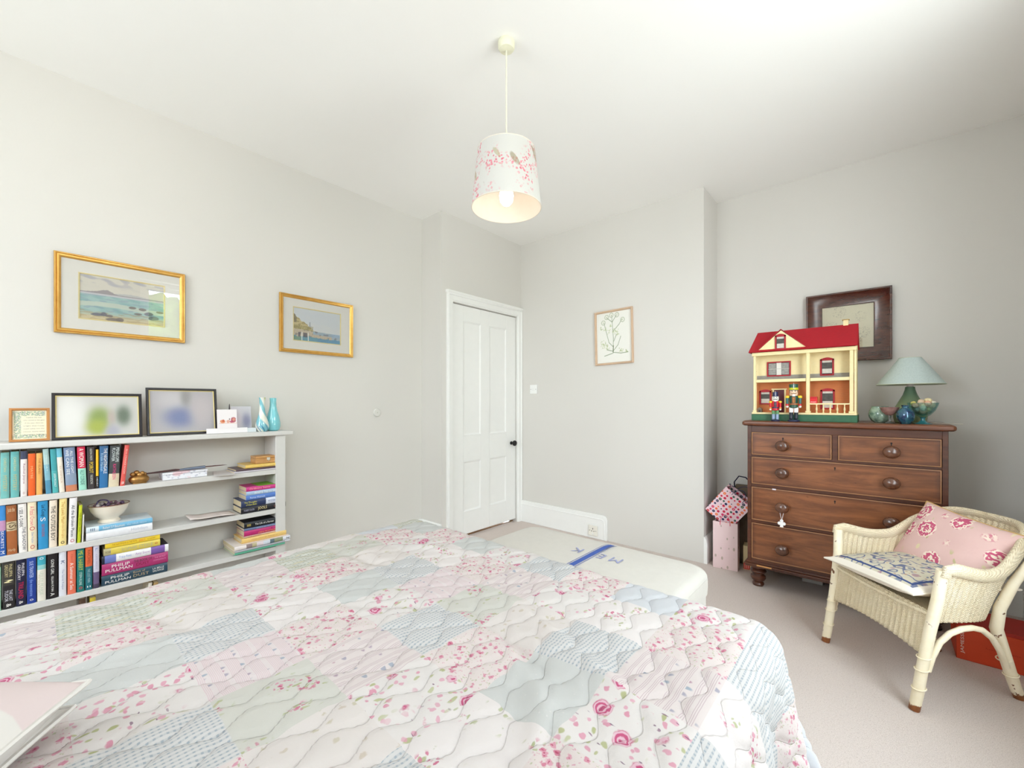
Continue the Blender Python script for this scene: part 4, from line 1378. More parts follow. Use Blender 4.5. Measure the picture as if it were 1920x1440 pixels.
prof = [(.0005, .003), (.024, 0), (.034, .006), (.040, .026), (.040, .050), (.034, .086), (.024, .122), (.0185, .150), (.0175, .180), (.0195, .200), (.0175, .200), (.0150, .18), (.014, .14), (.0005, .13)]
obj('body', MB().lathe(prof, 36), pm((128, 206, 216), .08, var=.04, spec=.6, coat=1.0), t)


# ================================================================== bed
BX0, BX1, BY0, BY1 = -1.60, -0.22, -0.85, 1.15
bed = thing('double_bed', 'double bed with white divan base under the patchwork quilt', 'bed', ((BX0 + BX1) / 2, (BY0 + BY1) / 2, 0))
bw, bl = (BX1 - BX0) / 2 - .012, (BY1 - BY0) / 2 - .012
obj('divan_base', MB().box(-bw, bw, -bl, bl, .06, .34), pm((226, 222, 214), .8), bed, bevel=.01)
obj('mattress', MB().box(-bw + .01, bw - .01, -bl + .01, bl - .01, .342, .575), pm((240, 238, 232), .8), bed, bevel=.04)
for sx in (-1, 1):
    for sy in (-1, 1):
        obj('leg', MB().lathe([(.025, 0), (.03, .06)], 16, (sx * (bw - .08), sy * (bl - .08), 0)), M_black, bed)


# --- quilt fabrics
def Q(name):
    n = NT('quilt_' + name, .85, 0, .15)
    uv = n.uv()
    w = n.warp(uv, 9.0, .012)
    return n, uv, w


def finish(n, c, uv):
    s = n.xyz(uv)
    # stitched wavy quilting lines as a narrow groove
    f = quilt_f(n, s)
    g = n.ss(n.ab(f), 0.0, 0.085)
    c = n.mix(n.ss(n.ab(f), 0.0, 0.06, .12, 0), c, lin((176, 166, 156)))  # groove shading painted into the cloth colour along the stitch lines
    fine = n.noise(uv, 500.0, 2)[0]
    puck = n.noise(uv, 42.0, 3)[0]
    n.color(n.mix(1.0, c, (.61, .575, .575, 1), 'MULTIPLY'))
    n.bump(n.add(n.add(n.mul(g, 1.0), n.mul(fine, .12)), n.mul(puck, .5)), .5, .004)
    return n.m


QP, QL = .050, .112          # spacing of the wavy lines and their wavelength


def quilt_f(n, s):
    a = n.sin(n.mul(n.add(s[0], n.mul(s[1], .0)), PI / QP))
    b = n.sin(n.mul(s[1], 2 * PI / QL))
    return n.add(a, n.mul(b, .74))


def quilt_f_np(s, t_):
    return np.sin(s * PI / QP) + .74 * np.sin(t_ * 2 * PI / QL)


def florets(n, c, v, scale, cols, r0, r1, amt=.9, mask=None):
    vo = n.voro(v, scale)
    pet = n.ss(vo[0], r0, r1, 1.0, 0.0)
    rnd = n.xyz(vo[1])
    pc = n.mix(rnd[0], lin(cols[0]), lin(cols[1]))
    f = n.mul(pet, amt)
    if mask is not None:
        f = n.mul(f, mask)
    return n.mix(f, c, pc), vo


def q_ditsy(name, bg, base_scale=58.0):
    n, uv, w = Q(name)
    w2 = n.warp(uv, 120.0, .012)
    c = lin(bg)
    c, vo = florets(n, c, w2, base_scale * 1.7, ((206, 214, 178), (188, 200, 160)), .16, .26, .75)
    c, vo = florets(n, c, w2, base_scale, ((238, 176, 194), (222, 124, 156)), .24, .36, .9)
    c = n.mix(n.ss(vo[0], .08, .14, .8, 0), c, lin((196, 70, 110)))
    c, _ = florets(n, c, n.scale(w2, 1.0, 1.0), base_scale * 2.3, ((238, 190, 204), (230, 160, 184)), .14, .22, .8)
    return finish(n, c, uv)


def q_rose(name, bg):
    n, uv, w = Q(name)
    w2 = n.warp(uv, 60.0, .012)
    m = n.ss(n.noise(uv, 6.0, 1)[0], .38, .48)
    c = lin(bg)
    # leaves
    c, _ = florets(n, c, n.warp(n.scale(uv, 1.0, .55), 40.0, .02), 52.0, ((180, 190, 116), (206, 212, 168)), .18, .27, .8, m)
    # small buds
    c, vb = florets(n, c, w2, 56.0, ((230, 140, 170), (242, 184, 202)), .24, .34, .8, m)
    # large roses with rings of petals
    v = n.voro(w2, 17.0)
    d = v[0]
    keep = n.gt(n.xyz(v[1])[0], .46)
    petals = n.sin(n.add(n.mul(d, 62.0), n.mul(n.noise(uv, 60.0, 2)[0], 9.0)))
    rc = n.mix(n.ss(petals, -.5, .7), lin((214, 104, 144)), lin((246, 206, 220)))
    rc = n.mix(n.ss(d, .05, .12, .9, 0), rc, lin((200, 92, 136)))
    c = n.mix(n.mul(n.ss(d, .26, .33, 1, 0), keep), c, rc)
    # purple accents
    c, _ = florets(n, c, n.warp(n.scale(uv, .6, 1.4), 50.0, .02), 44.0, ((120, 84, 120), (150, 110, 140)), .08, .13, .8, m)
    return finish(n, c, uv)


def q_cluster(name, bg):
    n, uv, w = Q(name)
    w2 = n.warp(uv, 90.0, .012)
    v = n.voro(uv, 15.0, .75)
    mask = n.mul(n.ss(v[0], .30, .42, 1, 0), n.gt(n.xyz(v[1])[1], .18))
    c = n.mix(n.noise(uv, 9.0, 3)[0], lin(bg), lin([min(255, x + 14) for x in bg]))
    c, _ = florets(n, c, n.warp(n.scale(uv, 1, .6), 60.0, .02), 80.0, ((176, 190, 130), (200, 208, 160)), .22, .34, .8, n.ss(v[0], .42, .55, 1, 0))
    c, vo = florets(n, c, w2, 105.0, ((216, 104, 144), (240, 180, 198)), .32, .46, .9, mask)
    c = n.mix(n.mul(n.ss(vo[0], .08, .16, .8, 0), mask), c, lin((190, 66, 110)))
    return finish(n, c, uv)


def q_check(name, bg, ink, per=.0085, stripe=None, along=0):
    n, uv, w = Q(name)
    s = n.xyz(n.warp(uv, 60.0, .0015))
    a = n.ss(n.sin(n.mul(s[0], 2 * PI / per)), -.1, .7)
    b = n.ss(n.sin(n.mul(s[1], 2 * PI / per)), -.1, .7)
    f = n.mul(n.add(n.mul(a, .45), n.mul(n.mul(a, b), .75)), 1.0)
    c = n.mix(n.mul(f, .8), lin(bg), lin(ink))
    if stripe:
        g = n.ss(n.sin(n.mul(s[0], 2 * PI / (per * 3))), .86, .96)
        c = n.mix(n.mul(g, .6), c, lin(stripe))
    return finish(n, c, uv)


def q_stripe(name, bg, ink, per=.040, along=0, fine=False):
    n, uv, w = Q(name)
    s = n.xyz(n.warp(uv, 40.0, .0015))
    x, y = (s[0], s[1]) if along == 0 else (s[1], s[0])
    ph = n.fr(n.mul(x, 1.0 / per))
    c = lin(bg)
    ln_ = None
    for p in ((.08, .16, .24, .72, .80, .88) if not fine else (.05, .14, .23, .32, .68, .77, .86, .95)):
        l = n.ss(n.ab(n.sub(ph, p)), .008, .022, .7, 0)
        ln_ = l if ln_ is None else n.mx(ln_, l)
    c = n.mix(ln_, c, lin(ink))
    band = n.ss(n.ab(n.sub(ph, .48)), .14, .18, 1, 0)
    v2 = n.vec(n.mul(x, 1.0 / per * 1.0), n.mul(y, 1.0 / (per * .48)), 0.0)
    vo = n.voro(v2, 1.0, .35)
    pet = n.mul(n.ss(vo[0], .2, .32, 1, 0), band)
    pc = n.mix(n.xyz(vo[1])[0], lin((222, 110, 140)), lin((170, 190, 206)))
    c = n.mix(n.mul(pet, .85), c, pc)
    return finish(n, c, uv)


def q_dots(name, bg):
    n, uv, w = Q(name)
    vo = n.voro(uv, 70.0, .4)
    c = n.mix(n.noise(uv, 14.0, 3)[0], lin(bg), lin([min(255, x + 8) for x in bg]))
    c = n.mix(n.ss(vo[0], .07, .14, .7, 0), c, lin((238, 240, 236)))
    return finish(n, c, uv)


def q_cream(name, bg):
    n, uv, w = Q(name)
    w2 = n.warp(uv, 90.0, .014)
    c = lin(bg)
    c, _ = florets(n, c, n.scale(w2, 1, .7), 42.0, ((214, 212, 180), (222, 208, 192)), .12, .24, .8)
    return finish(n, c, uv)


QM = {
    'D': q_ditsy('ditsy', (244, 236, 232)), 'R': q_rose('roses', (244, 242, 238)), 'K': q_cluster('green_clusters', (220, 222, 213)),
    'W': q_cluster('white_clusters', (243, 239, 236)), 'C': q_check('blue_check', (234, 236, 234), (180, 194, 202)),
    'c': q_check('pale_green_check', (230, 234, 224), (186, 196, 182), .011, (214, 204, 160)), 'S': q_stripe('rose_stripe', (243, 236, 233), (206, 186, 192)),
    'T': q_stripe('pink_stripe', (244, 237, 236), (236, 204, 212), .030, 1, True), 'G': q_dots('sage', (220, 225, 222)), 'L': q_cream('cream', (242, 238, 233)),
    'b': q_dots('pale_blue', (222, 228, 232)),
}
QK = list(QM)
# rows: j from -4 (head end) upward; columns: i from -3 to 11 (left hem to right hem)
# fabric of each square as an index into QM: one row per line of squares, head end first, first row at j = -6
rowsQ = [
    [8, 0, 9, 5, 7, 1, 3, 6, 4, 0, 8, 1, 2, 10, 9],
    [3, 6, 4, 0, 8, 1, 2, 10, 9, 3, 7, 5, 0, 6, 1],
    [0, 8, 1, 2, 10, 9, 3, 7, 5, 0, 6, 1, 8, 4, 2],
    [9, 3, 7, 5, 0, 6, 1, 8, 4, 2, 10, 0, 9, 3, 6],
    [1, 10, 0, 3, 6, 2, 9, 0, 1, 4, 3, 8, 0, 7, 5],
    [2, 9, 3, 6, 1, 8, 0, 4, 3, 0, 2, 9, 6, 8, 1],
    [0, 1, 6, 5, 0, 8, 1, 4, 0, 8, 1, 3, 9, 0, 2],
    [7, 3, 0, 2, 9, 4, 7, 2, 9, 4, 6, 0, 10, 3, 8],
    [4, 9, 8, 6, 1, 3, 0, 6, 1, 3, 0, 9, 3, 7, 0],
    [10, 0, 1, 5, 0, 8, 1, 4, 0, 8, 1, 4, 9, 3, 10],
    [6, 2, 9, 2, 9, 4, 7, 2, 9, 4, 6, 3, 1, 8, 0],
    [8, 7, 10, 0, 1, 3, 0, 6, 1, 3, 0, 4, 4, 6, 0],
    [9, 1, 5, 8, 0, 8, 1, 4, 0, 10, 1, 4, 0, 3, 7],
    [3, 0, 6, 1, 9, 0, 3, 2, 9, 7, 8, 0, 10, 4, 9],
    [4, 8, 2, 0, 6, 10, 3, 0, 1, 9, 4, 8, 7, 3, 2],
    [0, 10, 3, 7, 8, 4, 0, 9, 6, 1, 3, 0, 2, 9, 8],
    [1, 9, 4, 0, 3, 7, 8, 6, 10, 0, 2, 1, 9, 3, 4],
]

PITCH = .165
qs0, qs1 = -1.54 - 2.35 * PITCH, -1.54 + 10.7 * PITCH
qt0, qt1 = -.90, .045 + 9.2 * PITCH
step = PITCH / 23
s_ax = np.arange(math.floor((qs0 + 1.54) / step), math.ceil((qs1 + 1.54) / step) + 1) * step - 1.54
t_ax = np.arange(math.floor((qt0 - .045) / step), math.ceil((qt1 - .045) / step) + 1) * step + .045
SS_, TT_ = np.meshgrid(s_ax, t_ax, indexing='ij')
CX0, CX1, CY1 = -1.572, -.240, 1.140       # flat top; the cloth bends over outside this
RAD = .07
TOPZ = .622


def bend(d, per):
    """distance past the core edge -> (outward, drop), with gentle folds low down"""
    q = RAD * PI / 2
    out = np.where(d < q, RAD * np.sin(np.minimum(d, q) / RAD), RAD)
    drop = np.where(d < q, RAD * (1 - np.cos(np.minimum(d, q) / RAD)), RAD + (d - q))
    low = np.clip((d - q) / .25, 0, 1.6)
    fold = .028 * low * np.sin(per * 17.0) + .018 * low * np.sin(per * 29.0 + 1.0)
    out = out + low * .035 + fold
    drop = np.where(d > q, RAD + (d - q) * .985, drop)
    return out, drop


ex = np.where(SS_ < CX0, SS_ - CX0, np.where(SS_ > CX1, SS_ - CX1, 0.0))
ey = np.where(TT_ > CY1, TT_ - CY1, 0.0)
dd = np.hypot(ex, ey)
ang = np.arctan2(ey, np.abs(ex) + 1e-9)
per = np.where(dd > 0, SS_ * (ey > 0) + TT_ * (np.abs(ex) > 0) + ang * .3, 0)
out, drop = bend(dd, per)
ux = np.where(dd > 1e-9, ex / np.maximum(dd, 1e-9), 0)
uy = np.where(dd > 1e-9, ey / np.maximum(dd, 1e-9), 0)
cx = np.clip(SS_, CX0, CX1)
cy = np.minimum(TT_, CY1)
px_ = cx + ux * out
py_ = cy + uy * out
pz_ = TOPZ - drop
pz_ = np.maximum(pz_, .012 + .002 * np.sin(SS_ * 40))
flat = np.clip(1 - dd / .10, 0, 1)
puff = np.minimum(np.abs(quilt_f_np(SS_, TT_)) / .7, 1.0) ** .55
big = .009 * smooth_noise(SS_, TT_, 51, 1.1, 7) + .005 * smooth_noise(SS_, TT_, 52, 3.2, 7)
wr = np.zeros_like(SS_)
for (x0, y0, ang_, ln, wd, am) in ((-.56, .78, -.35, .22, .020, .012), (-.60, .70, -.25, .24, .018, -.010), (-.50, .62, -.5, .20, .018, .010), (-.42, .50, -.9, .24, .020, -.010), (-.46, .72, -.1, .18, .022, .009),
                                   (-1.30, .75, .2, .15, .02, -.010), (-1.22, .95, .5, .12, .02, .010), (-1.22, .10, 1.2, .18, .02, .009), (-.36, .42, -1.1, .22, .022, .010), (-.95, .62, .7, .14, .018, -.008), (-1.33, .22, .3, .2, .025, -.008)):
    a = (SS_ - x0) * math.cos(ang_) + (TT_ - y0) * math.sin(ang_)
    b = -(SS_ - x0) * math.sin(ang_) + (TT_ - y0) * math.cos(ang_)
    wr += am * np.exp(-(a / ln) ** 2 - (b / wd) ** 2)
zn = .0075 * puff
pz_ = pz_ + zn * (0.25 + .75 * flat) + (big + wr) * flat
px_ = px_ + ux * zn * (1 - flat)
py_ = py_ + uy * zn * (1 - flat)
ii = np.floor((s_ax[:-1] + 1.54 + 1e-6) / PITCH).astype(int)
jj = np.floor((t_ax[:-1] - .045 + 1e-6) / PITCH).astype(int)
mi_ = np.zeros((len(ii), len(jj)), int)
for a_, i in enumerate(ii):
    for b_, j in enumerate(jj):
        mi_[a_, b_] = rowsQ[int(j) + 6][int(i) + 3]
quilt = gridmesh('patchwork_quilt', np.stack([px_, py_, pz_], -1), np.stack([SS_, TT_], -1), [QM[k] for k in QK], mi_)
md = quilt.modifiers.new('s', 'SOLIDIFY')
md.thickness = .006
md.offset = -1
tag(quilt, 'patchwork quilt of pink rose, check and sage squares spread over the bed', 'quilt')


def cushion(name, label, cat, w, d, h, mat, loc, rot, nu=48, corner=2.6, group=None, piping=None, parts=True, seam=.004, sag=0.0, pinch=.06):
    """soft cushion; local XY is its face, Z its thickness"""
    t = thing(name, label, cat, loc, rot, group)
    u = np.linspace(-1, 1, nu)
    U_, V_ = np.meshgrid(u, u, indexing='ij')
    k = 1 - pinch * (np.abs(V_) ** 2) * 0 - pinch * (1 - np.abs(V_) ** 2) * np.abs(U_) ** 3
    l = 1 - pinch * (1 - np.abs(U_) ** 2) * np.abs(V_) ** 3
    X, Y = U_ * w / 2 * k, V_ * d / 2 * l
    T = (np.clip(1 - np.abs(U_) ** corner, 0, 1) * np.clip(1 - np.abs(V_) ** corner, 0, 1)) ** .55 * h / 2
    wrk = .02 * h * smooth_noise(U_, V_, 61, 1.2, 6) * np.clip(T / (h / 2), 0, 1)
    sg = -sag * np.clip(1 - U_ ** 2 - V_ ** 2, 0, 1)
    UV = np.stack([X, Y], -1)
    m = mat if isinstance(mat, (list, tuple)) else (mat, mat)
    gridmesh('cover', np.stack([X, Y, T + wrk + sg], -1), UV, m[0], parent=t)
    gridmesh('underside', np.stack([X, Y, -T + wrk + sg], -1)[::-1], UV[::-1], m[1], parent=t)
    if piping:
        e_ = list(range(nu))
        pts = [(X[i, 0], Y[i, 0]) for i in e_] + [(X[-1, j], Y[-1, j]) for j in e_[1:]] + [(X[i, -1], Y[i, -1]) for i in e_[::-1][1:]] + [(X[0, j], Y[0, j]) for j in e_[::-1][1:-1]]
        obj('piping', MB().tube([(p[0], p[1], 0) for p in pts], seam, 6, closed=True), piping, t)
    return t


# pillows
n = NT('pillow_cotton', .85, 0, .15)
s = n.xyz(n.uv())
edge = n.ss(s[1], .122, .126)
c_ = n.mix(edge, lin((208, 203, 197)), lin((206, 190, 188)))
n.color(c_)
n.bump(n.noise(n.uv(), 18.0, 3)[0], .2, .01)
M_pillow = n.m
M_cream = pm((208, 203, 197), .85, var=.02, bump=.1, bs=18)
cushion('pillow', 'white pillow with a pale pink panel at the lower left', 'pillow', .66, .46, .20, (M_pillow, M_cream), (-.955, -.335, .695), (R(1), R(0), R(57)), piping=M_cream)
cushion('pillow', 'cream pillow lying under the pink-panelled one, its corner showing', 'pillow', .66, .46, .10, (M_cream, M_cream), (-.972, -.352, .650), (R(3), R(0), R(56)), piping=M_cream)

# ================================================================== ottoman at the foot of the bed
OX0, OX1, OY0, OY1, OZ = -1.50, -.535, 1.29, 1.90, .47
ot = thing('blanket_box', 'long white upholstered ottoman at the foot of the bed with a blue striped grain-sack cover', 'ottoman', ((OX0 + OX1) / 2, (OY0 + OY1) / 2, 0))
ow, od = (OX1 - OX0) / 2, (OY1 - OY0) / 2
M_lin = pm((204, 199, 192), .9, var=.02, vs=30, bump=.25, bs=400)


def rrect(w, d, r, k=8):
    pts = []
    for cx_, cy_, a0 in ((w - r, d - r, 0), (-w + r, d - r, 90), (-w + r, -d + r, 180), (w - r, -d + r, 270)):
        for i in range(k + 1):
            a = R(a0 + 90 * i / k)
            pts.append((cx_ + r * math.cos(a), cy_ + r * math.sin(a)))
    return pts


def stack_rings(rings):
    """rings = [(w, d, r, z)] -> closed MB surface, capped"""
    mb = MB()
    n = None
    for w, d, r, z in rings:
        p = rrect(w, d, r)
        n = len(p)
        mb.v += [(x, y, z) for x, y in p]
    for k in range(len(rings) - 1):
        for i in range(n):
            j = (i + 1) % n
            mb.f.append((k * n + i, k * n + j, (k + 1) * n + j, (k + 1) * n + i))
            mb.mi.append(0)
    mb.f.append(tuple(reversed(range(n))))
    mb.f.append(tuple((len(rings) - 1) * n + i for i in range(n)))
    mb.mi += [0, 0]
    return mb


obj('base', stack_rings([(ow - .01, od - .01, .05, .02), (ow - .008, od - .008, .05, .36)]), M_lin, ot)
rg = [(ow, od, .07, .363), (ow + .002, od + .002, .07, .40), (ow + .001, od + .001, .07, .43)]
for a in range(0, 91, 15):
    rg.append((ow - .035 * (1 - math.cos(R(a))), od - .035 * (1 - math.cos(R(a))), .07, .43 + .035 * math.sin(R(a))))
rg.append((ow - .12, od - .12, .06, .470))
rg.append((ow - .3, od - .25, .03, .473))
obj('padded_lid', stack_rings(rg), M_lin, ot)
for sx in (-1, 1):
    for sy in (-1, 1):
        obj('leg', MB().lathe([(.02, 0), (.024, .02)], 12, (sx * (ow - .08), sy * (od - .08), 0)), M_black, ot)
M_blue = pm((66, 92, 166), .85, var=.05, vs=60)
xs = -.975 - (OX0 + OX1) / 2


def top_strip(x0, x1, mat, nm):
    ys = np.linspace(-od + .04, od - .036, 24)
    mb = MB()
    for i in range(len(ys) - 1):
        def zz(y):
            e_ = od - abs(y)
            return .4745 if e_ > .12 else .4745 - .010 * ((.12 - e_) / .085) ** 2
        b = len(mb.v)
        mb.v += [(x0, ys[i], zz(ys[i])), (x1, ys[i], zz(ys[i])), (x1, ys[i + 1], zz(ys[i + 1])), (x0, ys[i + 1], zz(ys[i + 1]))]
        mb.f.append((b, b + 1, b + 2, b + 3))
        mb.mi.append(0)
    obj(nm, mb, mat, ot)


top_strip(xs - .013, xs + .013, M_blue, 'wide_stripe')
top_strip(xs - .0225, xs - .0195, M_blue, 'fine_stripe')
top_strip(xs + .0195, xs + .0225, M_blue, 'fine_stripe')
M_stitch = pm((150, 154, 190), .9, var=.1)
cyo = (OY0 + OY1) / 2
text('M E', M_stitch, ot, Matrix.Translation((-.89 - (OX0 + OX1) / 2, 1.67 - cyo, .4748)) @ Matrix.Rotation(R(180), 4, 'Z'), width=.11, height=.055)
text('K', M_stitch, ot, Matrix.Translation((-1.055 - (OX0 + OX1) / 2, 1.67 - cyo, .4748)) @ Matrix.Rotation(R(180), 4, 'Z'), width=.05, height=.055)

# ================================================================== chest of drawers
HX0, HX1, HY0, HY1 = -.632, .258, 3.0, 3.495
ch = thing('chest_of_drawers', 'tall Victorian mahogany chest of drawers with round knobs in the alcove', 'chest of drawers', ((HX0 + HX1) / 2, HY0, 0))
hw = (HX1 - HX0) / 2
hd = HY1 - HY0
mb = MB()
mb.box(-hw, -hw + .022, 0, hd, .13, 1.013).box(hw - .022, hw, 0, hd, .13, 1.013)
mb.box(-hw + .022, hw - .022, hd - .01, hd, .13, 1.013)
mb.box(-hw + .022, hw - .022, 0, .02, .972, 1.013)                       # frieze
xm = -.1905 - (HX0 + HX1) / 2
mb.box(xm - .0135, xm + .0135, 0, .4, .83, .972)
for z0, z1 in ((.818, .832), (.630, .650), (.405, .424), (.155, .182)):
    mb.box(-hw + .022, hw - .022, 0, .4, z0, z1)
mb.box(-hw + .022, hw - .022, 0.02, hd - .01, .150, .155)
obj('carcass', mb, M_mahog_d, ch, bevel=.0015)
mb = MB()
pr = [(0, 1.013), (.018, 1.013), (.026, 1.018), (.030, 1.028), (.026, 1.038), (.018, 1.043), (0, 1.043)]
w2, d2 = hw + .028, hd
poly = [(-w2, 1.013), (w2, 1.013)]
mb = stack_rings([(w2 - .010, (hd + .03) / 2 - .010, .012, 1.013), (w2 - .002, (hd + .03) / 2 - .002, .016, 1.019), (w2, (hd + .03) / 2, .018, 1.028), (w2 - .002, (hd + .03) / 2 - .002, .016, 1.037), (w2 - .010, (hd + .03) / 2 - .010, .012, 1.043)])
mb.v = [(x, y + (hd - .03) / 2, z) for x, y, z in mb.v]
obj('top', mb, M_mahog, ch)
mb = MB()
for prj, z0, z1 in ((.012, .128, .140), (.018, .140, .150), (.010, .150, .162)):
    mb.box(-hw - prj, hw + prj, -prj, hd, z0, z1)
pl = obj('plinth_moulding', mb, M_mahog_d, ch, bevel=.003)
obj('bare_chip', MB().box(-hw + .055, -hw + .135, -.0205, -.0190, .141, .149), pm((206, 150, 92), .7, var=.15), pl)
def bun_foot(nm, x, y):
    pf = [(.018, 0), (.030, .002), (.034, .012), (.030, .022), (.022, .027), (.022, .030), (.036, .036), (.043, .050), (.042, .062), (.030, .072), (.028, .076), (.040, .082), (.047, .094), (.040, .104), (.034, .108), (.044, .116), (.046, .127), (.040, .1285)]
    obj(nm, MB().lathe(pf, 26, (x, y, 0)), M_mahog_d, ch)


for x in (-hw + .05, hw - .05):
    for y in (.05, hd - .06):
        bun_foot('foot', x, y)
KX = [-.44 - (HX0 + HX1) / 2, .047 - (HX0 + HX1) / 2]
drawers = [(-hw + .025, xm - .015, .833, .971, [KX[0]]), (xm + .015, hw - .025, .833, .971, [KX[1]]),
           (-hw + .025, hw - .025, .651, .817, KX), (-hw + .025, hw - .025, .425, .629, KX), (-hw + .025, hw - .025, .183, .404, KX)]
M_knob = wood_material('turned_knob', (84, 48, 32), (118, 72, 46), (60, 34, 24), .2, 20, 20, .8)


def drawer_mat():
    n = NT('drawer_front', .34, 0, .45)
    v = n.scale(n.obj(), 1.3, 5.0, 10.0)
    g = n.noise(n.warp(v, 1.2, .7), 3.0, 6, .65)[0]
    c = n.mix(n.ss(g, .28, .72), lin((104, 60, 36)), lin((152, 95, 57)))
    f = n.noise(n.scale(n.obj(), 14.0, 40.0, 190.0), 1.0, 3, .6)[0]
    c = n.mix(n.mul(f, .22), c, lin((80, 38, 24)))
    # old polish gone dark towards the edges of each front (uses the drawer's own UV)
    s = n.xyz(n.uv())
    c = n.mix(n.ss(s[0], .0, .030, .55, 0), c, lin((66, 32, 22)))
    sc = n.noise(n.obj(), 26.0, 4)[0]
    c = n.mix(n.ss(sc, .68, .76, 0, .5), c, lin((60, 30, 22)))
    n.color(c)
    n.b.inputs['Coat Weight'].default_value = .35
    n.b.inputs['Coat Roughness'].default_value = .22
    n.bump(f, .08, .001)
    return n.m


M_drawer = drawer_mat()
M_edge = pm((170, 122, 84), .4, var=.2)
for x0, x1, z0, z1, ks in drawers:
    # front with edge-distance UV for the patina
    nx, nz = 40, 14
    u, v = np.meshgrid(np.linspace(x0, x1, nx), np.linspace(z0, z1, nz), indexing='ij')
    e_ = np.minimum(np.minimum(u - x0, x1 - u), np.minimum(v - z0, z1 - v))
    P = np.stack([u, np.full_like(u, -.0045), v], -1)
    dr = obj('drawer', MB().box(x0, x1, -.004, .38, z0, z1), M_mahog_d, ch, smooth=False)
    gridmesh('drawer_front', P, np.stack([e_, e_ * 0], -1), M_drawer, parent=dr)
    mb = MB().ring(x1 - x0, z1 - z0, [(0, .004), (0, .0075), (.0035, .0085), (.0045, .0045)])
    mb.xf(Matrix.Translation(((x0 + x1) / 2, 0, (z0 + z1) / 2)))
    obj('cockbead', mb, M_edge, dr)
    for kx in ks:
        zk = (z0 + z1) / 2
        if z1 < .42:
            zk -= .02
        elif z0 > .8:
            zk -= .005
        mb = MB().lathe([(.0005, 0), (.017, 0), (.017, .006), (.014, .014), (.020, .019), (.030, .026), (.0325, .036), (.029, .046), (.019, .053), (.0005, .056)], 26, (kx, -.0045, zk), axis='y-', sx=1.12)
        obj('knob', mb, M_knob, dr)
    kx = (x0 + x1) / 2 if len(ks) > 1 else ks[0]
    if len(ks) > 1:
        kx = xm
    obj('keyhole', MB().lathe([(.0045, 0), (.0045, .002), (.0005, .002)], 12, (kx, -.0042, z1 - .030), axis='y-').box(kx - .0022, kx + .0022, -.0064, -.004, z1 - .043, z1 - .030), pm((26, 16, 12), .6), dr)

# little white charm hanging from a knob
CHX, CHZ = -.44, .452
t = thing('hanging_charm', 'small white wooden angel charm hanging from a knob of the third drawer row', 'charm', (CHX, HY0 - .048, .445))
for s_ in (-1, 1):
    obj('ribbon', MB().tube([(s_ * .010, 0, .060), (s_ * .006, 0, .038), (s_ * .001, 0, .014)], .0016, 6), pm((214, 206, 206), .6), t)
M_chw = pm((240, 240, 240), .6)
obj('head', MB().lathe([(.0005, 0), (.008, .001), (.009, .004), (.0005, .006)], 14, (0, .002, .008), axis='y-'), M_chw, t)
for s_ in (-1, 1):
    obj('wing', MB().lathe([(.0005, 0), (.009, .0008), (.010, .0025), (.0005, .004)], 14, (s_ * .011, .001, -.008), axis='y-'), M_chw, t)
obj('body', MB().prism([(-.005, 0), (.005, 0), (.009, -.030), (-.009, -.030)], -.003, .002, 'xz'), M_chw, t)
tag(obj('paper_tag', MB().box(-.010, .010, -.0008, 0, -.004, .004), pm((226, 214, 220), .7), None, (-.485, HY0 - .009, .628)), 'tiny white paper tag caught above the third drawer row', 'tag')

# ================================================================== dollhouse
HZ = 1.0435
dh = thing('dollhouse', 'old wooden dollhouse with a red roof standing on the chest of drawers', 'dollhouse', (0, 0, HZ))
M_dcream = NT('aged_cream_paint', .6, 0, .3)
n = M_dcream
k_ = n.noise(n.obj(), 45.0, 5, .7)[0]
c_ = n.mix(k_, lin((232, 212, 156)), lin((244, 230, 186)))
c_ = n.mix(n.ss(k_, .66, .72, 0, .7), c_, lin((170, 140, 90)))
n.color(c_)
M_dcream = n.m
M_dred = pm((166, 28, 40), .45, var=.18, vs=30, spec=.3)
M_roof = NT('red_roof_paint', .55, 0, .3)
n = M_roof
k_ = n.noise(n.scale(n.obj(), 3, 3, 12), 12.0, 5, .7)[0]
n.color(n.mix(k_, lin((150, 20, 34)), lin((186, 26, 40))))
M_roof = n.m
M_dgreen = pm((56, 106, 76), .5, var=.15, vs=40)
M_dgrey = pm((156, 150, 140), .7, var=.1, vs=60)
n = NT('paper_brick', .7, 0, .2)
br = n.node('ShaderNodeTexBrick')
s = n.xyz(n.obj())
n.put(br.inputs['Vector'], n.vec(s[0], s[2], 0.0))
br.inputs['Scale'].default_value = 60.0
br.inputs['Color1'].default_value = lin((190, 98, 50))
br.inputs['Color2'].default_value = lin((168, 80, 42))
br.inputs['Mortar'].default_value = lin((214, 150, 100))
br.inputs['Mortar Size'].default_value = .04
n.color(br.outputs['Color'])
M_dbrick = n.m
hx0, hx1 = -.612, -.106
fy = 3.06          # porch front
by = 3.135         # recessed wall front
ky = 3.30          # back
zc = 1.475 - HZ    # eaves
P0 = .052          # porch floor height above the chest
bz = 1.285 - HZ    # balcony underside
